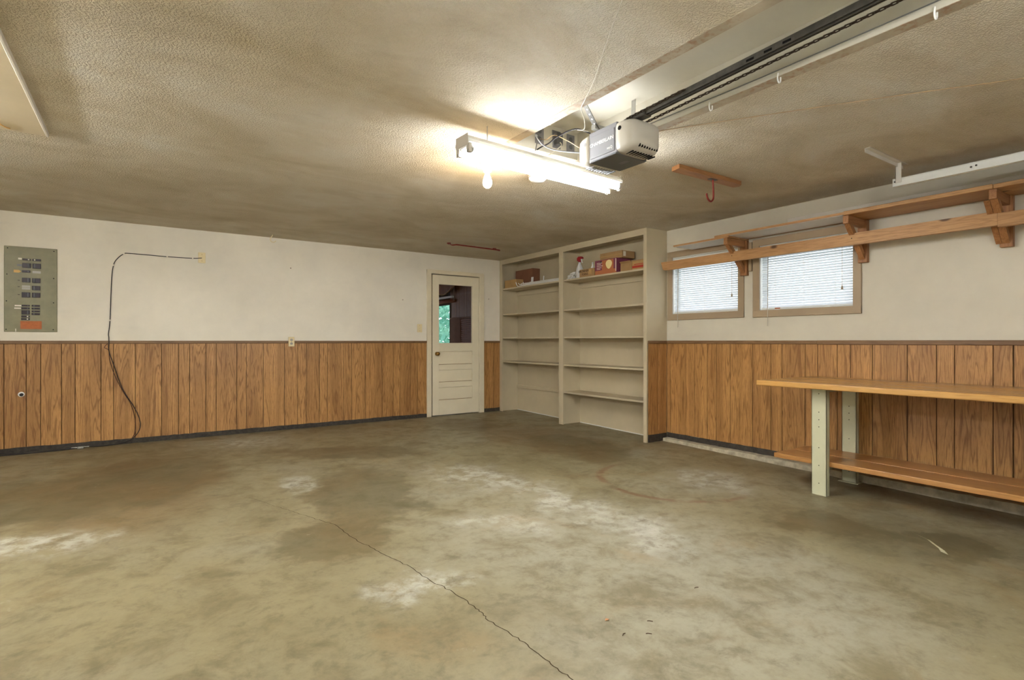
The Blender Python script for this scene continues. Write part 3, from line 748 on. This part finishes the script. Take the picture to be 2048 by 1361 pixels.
# ================================================================ wall shelf with clothes rail
ws = thing('wall_shelf', 'rough pine shelf on wooden brackets above windows with front rail', 'shelf', (W-.15, 1.6, 1.68))
AX = 4.435
def bracket(y, za, double=False):
    b = B('bracket_post', (W-.042, y-.034, 1.682), (W-.001, y+.034, za), 'pine_z', ws, .002)
    B('bracket_arm', (AX, y-.020, za-.062), (W-.043, y+.020, za), 'pine_x', ws, .002)
    def brace(y0, y1):
        x0, z0, x1, z1 = AX+.02, za-.062, W-.043, 1.705
        dx, dz = x1-x0, z1-z0; L = math.hypot(dx, dz); nx, nz = -dz/L*.020, dx/L*.020
        bm = prism([(x0-nx*0, z0), (x0+.055, z0), (x1, z1+.055), (x1, z1)], 'y', y0, y1); return bm
    link('bracket_brace', brace(y-.019, y+.019), 'pine_z', ws)
    if double: link('bracket_brace', brace(y+.021, y+.052), 'pine_z', ws)
bracket(2.965, 2.012); bracket(1.935, 2.020); bracket(1.070, 2.020, True); bracket(.05, 2.020)
B('shelf_board', (AX-.006, 2.93, 2.0125), (W-.004, 3.555, 2.028), 'pine', ws, .001)
B('shelf_board', (AX-.012, 1.945, 2.0285), (W-.004, 3.075, 2.046), 'pine', ws, .001)
B('shelf_board', (AX-.020, 1.066, 2.0205), (W-.004, 1.943, 2.050), 'pine', ws, .003)
B('shelf_board', (AX-.016, -.6, 2.0205), (W-.004, 1.064, 2.048), 'pine', ws, .003)
B('white_underside', (AX+.004, 2.99, 2.0105), (W-.045, 3.54, 2.0124), 'white_under', ws)
B('white_underside', (AX+.000, 1.958, 2.0262), (W-.045, 2.943, 2.0284), 'white_under', ws)
RXF = 4.535
link('front_rail', prism([(3.80, 1.892), (3.775, 1.812), (3.745, 1.803), (1.072, 1.803), (1.072, 1.895)], 'x', RXF, RXF+.038), 'pine', ws)
B('front_rail', (RXF-.008, -.6, 1.790), (RXF+.030, 1.070, 1.880), 'pine', ws, .002)
for yy in (2.965, 1.935):
    link('nail', lathe([(.004,-.001),(.004,.0005)], (RXF-.0005, yy, 1.855), 'x', 8), 'dark', ws)
wbd = B('white_board', (W-.020, -.6, 2.0505), (W-.004, 2.55, 2.150), 'white_under', None, .002)
tag(wbd, 'long white painted board standing on edge along back of pine shelf', 'board')
# little box cover plate between the windows
jb = B('junction_cover', (W-.020, 2.893, 1.72), (W-.001, 2.925, 1.995), 'wincasing', None, .002)
tag(jb, 'narrow taupe cover strip on wall between the two windows', 'cover strip')

# ================================================================ fluorescent shop light, plus two added out of view as fill
def shop_light(label, loc, rotz, mat, hw=.034):
    t = thing('shop_light', label, 'light', loc, rotz, 'two tube shop lights on the ceiling', True)
    L = 1.235
    link('housing', prism([(-hw, -.006), (-hw, .010), (-.034, .042), (.034, .042), (hw, .010), (hw, -.006), (.018, -.03), (-.018, -.03)], 'x', -L/2, L/2), 'white_metal', t)
    for s in (-1, 1):
        for yy in (-.052, .052):
            e_ = link('lamp_holder', prism([(yy-.011, .004), (yy-.015, -.030), (yy-.013, -.058), (yy-.004, -.062), (yy-.004, -.040), (yy+.004, -.040), (yy+.004, -.062), (yy+.013, -.058), (yy+.015, -.030), (yy+.011, .004)], 'x', s*(L/2-.004), s*(L/2-.022)), 'plas_beige', t)
        B('end_plate', (s*(L/2), -.060, -.020), (s*(L/2+.003), .060, .042), 'plas_beige', t)
        link('hanger_chain', tube([(s*.45, 0, .042), (s*.45, 0, .136)], .003, 5, 1), 'galv', t)
    for yy in (-.052, .052):
        tb = link('tube', lathe([(.0185, -.585), (.019, -.58), (.019, .58), (.0185, .585)], (0, yy, -.036), 'x', 14), mat, t, True)
        for s in (-1, 1): link('end_cap', lathe([(.0195, s*.585), (.0195, s*.597), (.012, s*.599)], (0, yy, -.036), 'x', 14), 'galv', tb)
    return t
LZ = 2.134
shop_light('lit two tube fluorescent shop light hanging beside the garage door opener', (2.045, 2.596, LZ), .055, 'tube', .072)
shop_light('unseen added fill light shaped as a two tube shop light near the garage door', (.9, -.45, LZ), .0, 'tube_fill')  # added behind the camera to lift the room's brightness
shop_light('unseen added fill light shaped as a two tube shop light, left of view', (-1.62, 3.3, LZ), PI/2, 'tube_fill')  # another added fill, lights the left side from outside the frame

# bare bulb in a porcelain holder
bh = thing('ceiling_bulb', 'lit bare bulb in a white ceiling lampholder behind shop light', 'light', (1.90, 3.06, H-.19))
link('lampholder', lathe([(.055,0),(.055,-.012),(.034,-.030),(.028,-.075),(.025,-.078)], (1.90, 3.06, H), 'z', 20), 'white_plastic', bh, True)
link('bulb', lathe([(.013,-.074),(.014,-.092),(.022,-.115),(.030,-.140),(.031,-.155),(.026,-.173),(.014,-.184),(.003,-.187)], (1.90, 3.06, H), 'z', 20), 'bulb', bh, True)
cv = thing('ceiling_conduit_clip', 'small grey metal cover on ceiling just right of bare bulb', 'cover', (2.00, 3.07, H-.02))
B('plate', (1.95, 3.045, H-.012), (2.06, 3.085, H-.0005), 'galv', cv, .003); B('tab', (2.06, 3.055, H-.008), (2.11, 3.075, H-.0005), 'galv', cv, .002)
sd_ = thing('smoke_detector', 'round white smoke detector on ceiling behind the shop light', 'detector', (2.37, 3.12, H-.05))
link('base', lathe([(.070,0),(.070,-.012),(.066,-.014)], (2.37, 3.12, H), 'z', 28), 'plas_beige', sd_)
link('cover', lathe([(.066,-.013),(.064,-.030),(.050,-.046),(.02,-.050)], (2.37, 3.12, H), 'z', 28), 'white_plastic', sd_, True)
link('vent', lathe([(.0665,-.018),(.0665,-.024)], (2.37, 3.12, H), 'z', 28), 'plas_grey', sd_)

# ================================================================ garage door opener
op = thing('garage_door_opener', 'grey and beige garage door opener hanging from ceiling on perforated strap', 'opener', (2.205, 2.15, 2.07))
OX0, OX1 = 2.080, 2.332
B('body', (OX0+.006, 2.045, 2.070), (OX1-.006, 2.262, 2.236), 'plas_grey', op, .006, 2)
B('bottom_cover', (OX0+.004, 2.050, 2.064), (OX1-.004, 2.258, 2.072), 'plas_dkgrey', op, .003)
B('side_panel', (OX0+.002, 2.062, 2.084), (OX0+.006, 2.248, 2.208), 'plas_grey', op, .001)
for k in range(4): B('warning_label_line', (2.215+.008*k, 2.10, 2.0632), (2.219+.008*k, 2.16, 2.0641), 'plas_grey', op)
def lens(ya, sgn):
    """rounded light cover, lofted from superellipse sections"""
    bm = bmesh.new(); rings = []; seg = 36
    secs = [(0,1,1,0), (.03,1,1,0), (.065,.97,.94,0), (.09,.88,.84,.004), (.105,.74,.70,.006), (.114,.50,.50,.006), (.117,.2,.2,.006)]
    cx, cz = (OX0+OX1)/2, 2.152; hx, hz = (OX1-OX0)/2, .088
    for dy, sx, sz, dz in secs:
        ring = []
        for k in range(seg):
            a = 2*PI*k/seg; ca, sa = math.cos(a), math.sin(a); e_ = .38
            ring.append(bm.verts.new((cx+hx*sx*math.copysign(abs(ca)**e_, ca), ya+sgn*dy, cz+dz+hz*sz*math.copysign(abs(sa)**e_, sa))))
        rings.append(ring)
    for A, C in zip(rings, rings[1:]):
        for k in range(seg): bm.faces.new((A[k], A[(k+1)%seg], C[(k+1)%seg], C[k]))
    bm.faces.new(rings[0]); bm.faces.new(rings[-1]); return bm
l1 = link('light_cover', lens(2.046, -1), 'plas_beige', op, True)
l2 = link('light_cover', lens(2.262, 1), 'plas_beige', op, True)
for k in range(9):
    x = 2.135+.021*k
    link('vent_slot', boxes([((x, 1.975, 2.0635), (x+.006, 2.025, 2.0690))]), 'dark', l1)
    link('vent_slot', boxes([((x, 2.275, 2.0620), (x+.006, 2.345, 2.0685))]), 'plas_dkgrey', l2)
for k in range(8):
    link('vent_slot', boxes([((2.15+.020*k, 1.940+.001*k, 2.085), (2.156+.020*k, 1.952, 2.104))]), 'dark', l1)
link('key_hole', lathe([(.012,-.0012),(.012,.001)], (OX0+.0006, 2.020, 2.190), 'x', 16), 'dark', l1)
link('key_hole', lathe([(.010,-.0012),(.010,.001)], (OX0+.0006, 2.290, 2.180), 'x', 16), 'plas_grey', l2)
text_part('brand_lettering', 'CHAMBERLAIN', .0275, 'white_plastic', op, (OX0+.0012, 2.158, 2.158), (0,-1,0), (0,0,1))
text_part('model_lettering', 'myQ', .020, 'white_plastic', op, (OX0+.0012, 2.095, 2.108), (0,-1,0), (0,0,1))
# perforated straps up into the recess
def strap(p0, p1, w=.030):
    p0, p1 = Vector(p0), Vector(p1); d = (p1-p0); L = d.length; d.normalize(); s = Vector((0,1,0)); s = (s-d*s.dot(d)).normalized(); nn = d.cross(s)
    bm = bmesh.new(); r = bmesh.ops.create_cube(bm, size=1)
    for v in r['verts']: v.co = p0+d*((v.co.x+.5)*L)+s*(v.co.y*w)+nn*(v.co.z*.003)
    return bm, p0, d, s, nn, L
bm, p0, d, s, nn, L = strap((1.880, 2.14, 2.40), (2.095, 2.20, 2.236)); st = link('strap', bm, 'steel', op)
bm = bmesh.new(); n_ = 9
for k in range(n_):
    c = p0+d*(L*(k+.5)/n_); r = bmesh.ops.create_circle(bm, cap_ends=True, radius=.005, segments=10)
    for v in r['verts']: q = v.co.copy(); v.co = c+d*q.x+s*q.y-nn*.0017
link('punched_holes', bm, 'white_plastic', st)
bm, *_ = strap((2.330, 2.15, 2.450), (2.318, 2.15, 2.236)); link('strap', bm, 'galv', op)
B('mount_angle', (2.06, 2.185, 2.2365), (2.35, 2.215, 2.262), 'galv', op)
# rail, chain, trolley
def railz(y): return 2.236+(2.0-y)*.033
def railbar(x0, x1, z0, z1, ya, yb):
    bm = bmesh.new()
    A = [bm.verts.new((x, ya, railz(ya)+z)) for x, z in ((x0,z0),(x1,z0),(x1,z1),(x0,z1))]; C = [bm.verts.new((x, yb, railz(yb)+z)) for x, z in ((x0,z0),(x1,z0),(x1,z1),(x0,z1))]
    for k in range(4): bm.faces.new((A[k], A[(k+1)%4], C[(k+1)%4], C[k]))
    bm.faces.new(A); bm.faces.new(C[::-1]); return bm
RC = 2.166
link('rail', railbar(RC-.019, RC+.019, .022, .026, 2.05, -.95), 'steel', op)
link('rail', railbar(RC-.004, RC+.004, -.004, .022, 2.05, -.95), 'steel', op)
link('rail_flange', railbar(RC-.019, RC-.015, -.002, .022, 2.05, -.95), 'steel', op)
link('rail_flange', railbar(RC+.015, RC+.019, -.002, .022, 2.05, -.95), 'steel', op)
for yy in (1.30, 1.22, 1.14): link('rail_slot', boxes([((RC-.0195, yy, railz(yy)+.004), (RC-.0188, yy+.035, railz(yy)+.014))]), 'dark', op)
link('sprocket_cover', boxes([((RC-.03, 1.90, railz(1.9)-.006), (RC+.03, 2.05, railz(2)+.02))], .005), 'steel', op)
bm = bmesh.new()   # one stadium-shaped chain link
pts = []
for k in range(12):
    a = 2*PI*k/12; pts.append((math.cos(a)*.005, math.sin(a)*.005+(.007 if math.sin(a) >= 0 else -.007), 0))
rings = []
for i, p in enumerate(pts):
    c = Vector(p); rd = Vector((p[0], p[1]-(.007 if p[1] > 0 else -.007), 0)).normalized()
    rings.append([bm.verts.new(c+rd*u+Vector((0,0,w))) for u, w in ((-.002,-.002),(.002,-.002),(.002,.002),(-.002,.002))])
for A, C in zip(rings, rings[1:]+rings[:1]):
    for k in range(4): bm.faces.new((A[k], A[(k+1)%4], C[(k+1)%4], C[k]))
cme = bpy.data.meshes.new('chain_link'); bmesh.ops.recalc_face_normals(bm, faces=bm.faces); bm.to_mesh(cme); bm.free(); cme.materials.append(M['chain'])
def chain(x, ya, yb, dz):
    n = int((ya-yb)/.0195)
    for k in range(n):
        y = ya-k*.0195
        o = bpy.data.objects.new('chain_link', cme); COL.objects.link(o); o.parent = op
        o.location = Vector((x, y, railz(y)+dz)) - WORLD[op]; o.rotation_euler = (0, .5 if k % 2 else .05, 0)
chain(RC+.064, 1.96, -.20, .000)
chain(RC-.040, 2.00, 1.62, .010)

# outlets and a ring on the recess end wall
for i, (x, lab) in enumerate(((2.075,'grey outlet at left end inside ceiling recess above shop light'), (2.215,'busy grey outlet with splitter in the middle of ceiling recess'), (2.335,'grey outlet nearest the opener inside ceiling recess'))):
    t = thing('recess_outlet', lab, 'outlet', (x, RY-.01, 2.31), group='outlets in the ceiling recess')
    B('plate', (x-.035, RY-.009, 2.312), (x+.035, RY-.0045, 2.428), 'plas_grey', t, .002)
    for z in (2.345, 2.395): link('socket', lathe([(.016,-.0015),(.016,.001)], (x, RY-.0095, z), 'y', 16), 'plas_dkgrey', t)
    if i == 1: B('splitter', (x-.026, RY-.045, 2.325), (x+.026, RY-.010, 2.405), 'plas_dkgrey', t, .004)

# cords round the opener and the shop light
def cord(name, label, pts, r, mat, cat='cord', seg=6, sub=6):
    return tag(link(name, tube(pts, r, seg, sub), mat, None, True), label, cat)
cord('power_cord', 'black power cord looping from opener to the shop light', [(2.085, 2.25, 2.235), (2.03, 2.32, 2.27), (1.98, 2.42, 2.245), (1.955, 2.47, 2.215), (1.935, 2.50, 2.205), (1.915, 2.53, 2.19)], .0042, 'black_rubber')
cord('extension_cord', 'white cord curling from opener side past shop light housing', [(2.10, 2.36, 2.16), (2.03, 2.42, 2.172), (1.96, 2.45, 2.18), (1.90, 2.46, 2.20), (1.87, 2.48, 2.25), (1.895, 2.50, 2.262), (1.915, 2.53, 2.23), (1.92, 2.55, 2.19)], .0036, 'grey_cable')
cord('thin_wire', 'thin tan cord hanging between recess outlet and opener', [(2.075, RY-.012, 2.345), (2.06, 2.62, 2.31), (2.04, 2.52, 2.30), (2.06, 2.42, 2.24), (2.12, 2.37, 2.19)], .0025, 'tan_cable')
cord('lamp_flex', 'grey cord dropping from middle recess outlet to shop light', [(2.215, RY-.046, 2.34), (2.18, 2.62, 2.30), (2.10, 2.57, 2.24), (2.03, 2.565, 2.19)], .003, 'white_cable')
cord('bell_wire', 'thin white wire tacked along ceiling and dropping over recess edge to opener', [(.93, .55, H-.004), (1.36, 1.28, H-.004), (1.55, 1.58, H-.006), (1.72, 1.83, H-.004), (1.815, 2.00, H-.010), (1.872, 2.09, H-.006), (1.93, 2.13, 2.235), (1.965, 2.17, 2.205), (1.97, 2.23, 2.222), (2.06, 2.24, 2.237)], .0018, 'white_cable', 'wire')
cord('ceiling_wire', 'slack tan wire stapled across the ceiling right of recess', [(2.43, 2.10, H-.003), (2.55, 1.90, H-.004), (2.72, 1.62, H-.006), (2.90, 1.35, H-.004), (3.10, 1.03, H-.007), (3.342, .696, H-.004), (3.6, .3, H-.004)], .0026, 'tan_cable', 'wire')
cord('recess_cable', 'grey cable running along right side of the ceiling recess', [(RX1-.008, 2.60, 2.300), (RX1-.008, 2.0, 2.305), (RX1-.008, 1.4, 2.298), (RX1-.008, .6, 2.303), (RX1-.008, -.4, 2.300)], .0025, 'grey_cable', 'cable')
for i, yy in enumerate((1.69, 1.33, .74)):
    labs = ('nearest opener', 'between the other two', 'farthest from opener')
    o = link('cable_hook', tube([(RX1+.012, yy, H), (RX1+.010, yy, H-.022), (RX1-.004, yy, H-.030), (RX1-.014, yy, H-.014), (RX1-.010, yy, H+.012)], .0035, 6, 5), 'white_plastic', None, True)
    tag(o, 'white cable hook on right edge of ceiling recess, ' + labs[i], 'hook', 'hooks on the recess edge')

# ================================================================ other ceiling things
hk = thing('hook_board', 'short pine board on ceiling with a red hanging hook', 'hook', (3.40, 2.40, 2.04))
link('board', prism([(3.020, 2.372), (3.735, 2.362), (3.765, 2.395), (3.750, 2.440), (3.04, 2.452)], 'z', H-.030, H-.0005), 'pine_x', hk)
B('hook_plate', (3.39, 2.385, H-.034), (3.475, 2.415, H-.030), 'steel', hk, .001)
link('hook', tube([(3.436, 2.40, H-.032), (3.440, 2.40, H-.09), (3.443, 2.40, H-.140), (3.438, 2.40, H-.175), (3.412, 2.40, H-.196), (3.380, 2.40, H-.185), (3.364, 2.40, H-.160), (3.362, 2.40, H-.145)], .0065, 8, 4), 'red_metal', hk, True)
rr = thing('red_hanging_bar', 'dark red metal bar rack on ceiling in front of door', 'rack', (3.4, 5.75, H-.07))
link('bar', tube([(3.103, 5.895, H-.010), (3.06, 5.74, H-.055), (3.075, 5.68, H-.060), (3.11, 5.665, H-.060), (3.40, 5.68, H-.060), (3.68, 5.695, H-.060), (3.725, 5.705, H-.060), (3.73, 5.73, H-.058), (3.775, 5.905, H-.010)], .008, 8, 5), 'red_metal', rr, True)
for x, y in ((3.103, 5.90), (3.778, 5.91)): link('mount_pad', lathe([(.024,0),(.024,-.008),(.012,-.018)], (x, y, H), 'z', 14), 'red_metal', rr)
ch = thing('cup_hook', 'curled cream cup hook in the ceiling above white wall', 'hook', (1.20, 6.55, H-.08))
link('hook', tube([(1.205, 6.60, H), (1.200, 6.60, H-.018), (1.185, 6.60, H-.035), (1.180, 6.60, H-.058), (1.195, 6.60, H-.080), (1.222, 6.60, H-.082), (1.240, 6.60, H-.064)], .0045, 7, 5), 'ivory', ch, True)
ah = thing('attic_hatch', 'flat tan attic hatch panel with pale lamplit edge on the ceiling', 'hatch', (-.95, 3.2, H-.03))
B('panel', (-1.40, 2.36, H-.022), (-.474, 4.11, H-.0005), 'hatch', ah)
B('edge_band', (-.474, 2.36, H-.026), (-.462, 4.11, H-.0005), 'white_under', ah, .002)  # pale strip colours in the lamplight caught by the panel's right side
link('pull_hook', tube([(-.80, 4.02, H-.023), (-.79, 4.0, H-.03), (-.70, 3.96, H-.035), (-.665, 3.95, H-.034), (-.64, 4.04, H-.028), (-.625, 4.07, H-.024)], .004, 6, 4), 'label_tan', ah, True)
dt = thing('door_track', 'white galvanised garage door track hung from ceiling along window wall', 'track', (4.24, .3, 2.11))
TX = 4.235
link('channel', boxes([((TX, -.95, 2.118), (TX+.003, 1.548, 2.166)), ((TX, -.95, 2.114), (TX+.034, 1.548, 2.118)), ((TX, -.95, 2.164), (TX+.016, 1.548, 2.167)), ((TX+.031, -.95, 2.118), (TX+.034, 1.548, 2.136))]), 'white_metal', dt)
link('hanger', boxes([((TX-.006, 1.495, 2.135), (TX-.003, 1.530, H-.003)), ((TX-.006, 1.527, 2.135), (TX+.022, 1.530, H-.003))]), 'white_under', dt)
link('ceiling_angle', boxes([((3.740, 1.488, H-.004), (4.320, 1.520, H-.0005)), ((3.740, 1.517, H-.028), (4.320, 1.520, H-.0005))]), 'white_under', dt)
for yy, zz in ((1.535, 2.145), (1.515, 2.148), (1.10, 2.142), (1.125, 2.138)): link('bolt', lathe([(.006,-.003),(.006,0)], (TX, yy, zz), 'x', 8), 'steel', dt)

# ================================================================ things on the door wall
bp = thing('breaker_panel', 'olive green electrical breaker panel set in white wall', 'breaker panel', (-.89, D-.01, 1.142))
B('cover', (-1.080, D-.010, 1.142), (-.701, D-.0005, 1.946), 'breaker_cover', bp, .003)
BL = [(-.952,1.818,-.891,1.835),(-.952,1.748,-.891,1.792),(-.954,1.703,-.895,1.724),(-.955,1.610,-.895,1.653),(-.956,1.468,-.896,1.516),(-.957,1.383,-.899,1.398),(-.959,1.356,-.900,1.374),(-.958,1.306,-.899,1.347),(-.959,1.279,-.900,1.297),(-.960,1.254,-.900,1.272),
      (-.881,1.817,-.820,1.837),(-.881,1.746,-.820,1.793),(-.883,1.609,-.823,1.653),(-.884,1.539,-.824,1.580),(-.884,1.470,-.824,1.515),(-.886,1.382,-.827,1.399),(-.886,1.356,-.827,1.373),(-.886,1.330,-.827,1.346),(-.887,1.304,-.827,1.322)]
for i, (x0, z0, x1, z1) in enumerate(BL):
    b = B('breaker', (x0, D-.018, z0), (x1, D-.0102, z1), 'breaker', bp, .0015)
    lx = x0+.040 if i < 10 else x0+.012
    B('toggle', (lx, D-.024, z0+.004), (lx+.010, D-.0182, z1-.004), 'label_white' if i in (0, 8, 9, 10) else 'plas_dkgrey', b)
for x0, z0, x1, z1 in ((-.881,1.701,-.821,1.723), (-.956,1.563,-.896,1.582), (-.956,1.543,-.896,1.561)): B('knockout', (x0, D-.0108, z0), (x1, D-.0098, z1), 'plas_beige', bp)
for x0, z0, x1, z1, m in ((-.982,1.823,-.956,1.840,'label_white'), (-.990,1.762,-.954,1.779,'plas_grey'), (-1.006,1.382,-.959,1.395,'label_white'), (-1.009,1.358,-.961,1.370,'label_white'), (-.967,1.169,-.814,1.245,'label_orange'), (-1.002,1.144,-.996,1.172,'label_white'), (-.985,1.625,-.970,1.630,'ink'), (-.985,1.565,-.970,1.570,'ink'), (-.985,1.490,-.970,1.495,'ink')):
    B('label', (x0, D-.0112, z0), (x1, D-.0101, z1), m, bp)
link('label', prism([(-1.013,1.699),(-.975,1.699),(-.961,1.712),(-.975,1.725),(-1.013,1.725)], 'y', D-.0112, D-.0101), 'label_tan', bp)
for x, z in ((-1.055,1.925), (-.725,1.922), (-1.060,1.680), (-.727,1.660), (-1.063,1.430), (-.728,1.425), (-1.065,1.165), (-.730,1.165)): link('screw', lathe([(.005,-.002),(.005,0)], (x, D-.010, z), 'y', 8), 'dark', bp)

def plate(name, label, x0, z0, x1, z1, kind):
    cx, cz = (x0+x1)/2, (z0+z1)/2; f = D-.0185 if kind == 'outlet' else D
    t = thing(name, label, {'outlet':'outlet','switch':'switch','cable':'wall plate'}[kind], (cx, f-.006, z0))
    B('plate', (x0, f-.007, z0), (x1, f-.0005, z1), 'ivory', t, .003, 2)
    if kind == 'outlet':
        for dz in (-.022, .022):
            sk = link('socket', lathe([(.016,-.002),(.016,.001)], (cx, f-.007, cz+dz), 'y', 16), 'plas_beige', t)
            for dx in (-.006, .006): B('slot', (cx+dx-.0012, f-.0096, cz+dz-.005), (cx+dx+.0012, f-.0089, cz+dz+.005), 'dark', sk)
    elif kind == 'switch':
        B('toggle', (cx-.005, f-.018, cz-.004), (cx+.005, f-.007, cz+.012), 'ivory', t, .002)
    for dz in ((0,) if kind == 'outlet' else (-.035, .035)): link('screw', lathe([(.0035,-.0015),(.0035,.0005)], (cx, f-.007, cz+dz), 'y', 8), 'brass', t)
plate('cable_wall_plate', 'ivory wall plate with black cable entering it high on white wall', .482, 1.914, .552, 2.029, 'cable')
plate('wall_outlet', 'ivory outlet mounted over brown chair rail on panelled wall', 1.410, .990, 1.478, 1.104, 'outlet')
plate('light_switch', 'ivory light switch on white wall left of door', 3.078, 1.175, 3.150, 1.288, 'switch')
cx = [(.517,1.969),(.430,1.958),(.196,1.955),(-.125,1.959),(-.177,1.949),(-.228,1.901),(-.263,1.827),(-.279,1.657),(-.291,1.265),(-.304,1.132)]
yo = D-.007
co = thing('coaxial_cable', 'black coaxial cable stapled round white wall and hanging to floor', 'cable', (-.1, D-.03, .01))
link('upper_run', tube([(x, yo, z) for x, z in cx] + [(-.300, D-.020, 1.09), (-.299, D-.026, 1.045), (-.297, D-.028, .947), (-.262, D-.03, .820), (-.207, D-.03, .623), (-.159, D-.03, .503), (-.095, D-.03, .381), (-.046, D-.03, .248), (-.042, D-.03, .149), (-.095, D-.03, .060), (-.18, D-.035, .018), (-.33, D-.045, .006), (-.47, D-.05, .012)], .0042, 6, 6), 'black_rubber', co, True)
for x, z in ((.43,1.958), (.196,1.955), (-.177,1.949), (-.263,1.827), (-.291,1.265)): B('staple', (x-.007, D-.013, z-.007), (x+.007, D-.0005, z+.007), 'label_white', co)
link('second_strand', tube([(-.31, D-.024, 1.03), (-.335, D-.026, .99), (-.30, D-.028, .96), (-.292, D-.026, .86), (-.25, D-.024, .70), (-.18, D-.022, .53), (-.125, D-.022, .42), (-.085, D-.022, .26), (-.083, D-.022, .12), (-.11, D-.03, .05)], .003, 6, 6), 'brown_cable', co, True)
link('floor_run', tube([(-.56, D-.05, .012), (-.66, D-.055, .006), (-.78, D-.07, .004), (-.90, D-.075, .003), (-1.05, D-.06, .010), (-1.2, D-.05, .03), (-1.5, D-.04, .04)], .005, 6, 5), 'black_rubber', co, True)
link('floor_run', tube([(-.56, D-.066, .010), (-.68, D-.080, .004), (-.85, D-.085, .003), (-1.0, D-.09, .003), (-1.4, D-.08, .003)], .005, 6, 5), 'black_rubber', co, True)
spl = thing('cable_splitter', 'small silver cable splitter on floor at base of panelled wall', 'splitter', (-.52, D-.058, .002))
B('body', (-.545, D-.078, .001), (-.495, D-.040, .022), 'galv', spl, .003)
for a, b in ((-.56, .0), (-.575, -.016)): link('connector', tube([(-.545, D-.050+b, .012), (-.590, D-.050+b, .012)], .005, 8, 1), 'galv', spl)
link('connector', tube([(-.495, D-.052, .012), (-.455, D-.050, .012)], .005, 8, 1), 'galv', spl)
ps = thing('pipe_stub', 'white ringed black pipe stub in wood panelling below breaker panel', 'pipe', (-.957, D-.03, .53))
link('ring', lathe([(.024,-.002),(.024,.003),(.014,.003)], (-.960, D-.011, .552), 'y', 18), 'white_plastic', ps)
link('stub', lathe([(.013,-.03),(.014,-.028),(.014,.0)], (-.957, D-.010, .550), 'y', 14), 'black_rubber', ps)

# ---------------------------------------------------------------- bits on the floor
def leaf_bm(x, y, s):
    bm = bmesh.new(); z = fz(y); out = [(0,0),(.3,.25),(.55,.30),(.8,.16),(1,0),(.8,-.16),(.55,-.30),(.3,-.25)]
    top = [bm.verts.new((x+u*s, y+v*s, z+.002+.004*abs(v)*3)) for u, v in out]; bot = [bm.verts.new((x+u*s, y+v*s, z+.0012+.004*abs(v)*3)) for u, v in out]
    bm.faces.new(top); bm.faces.new(bot[::-1])
    for k in range(8): bm.faces.new((top[k], top[(k+1)%8], bot[(k+1)%8], bot[k]))
    return bm
tag(link('dry_leaf', leaf_bm(1.52, 1.555, .022), 'leaf_dry'), 'small dry tan leaf lying on the concrete floor', 'leaf')
for i, (x, y, a, lab) in enumerate(((1.50,1.44,.3,'curled dark twig on concrete just in front of dry leaf'), (1.585,1.40,-.7,'short straight twig right of the dry leaf on concrete'), (2.055,1.53,-.2,'dark twig lying alone on concrete farther right of leaf'), (1.66,1.46,-.8,'thin twig on concrete between leaf and the lone twig'))):
    pts = [(x+.022*k/2*math.cos(a)-.0, y+.022*k/2*math.sin(a)+(.004 if k == 1 else 0), fz(y)+.0022) for k in range(3)]
    tag(link('twig', tube(pts, .0016, 5, 3), 'twig'), lab, 'twig', 'twigs on the floor')
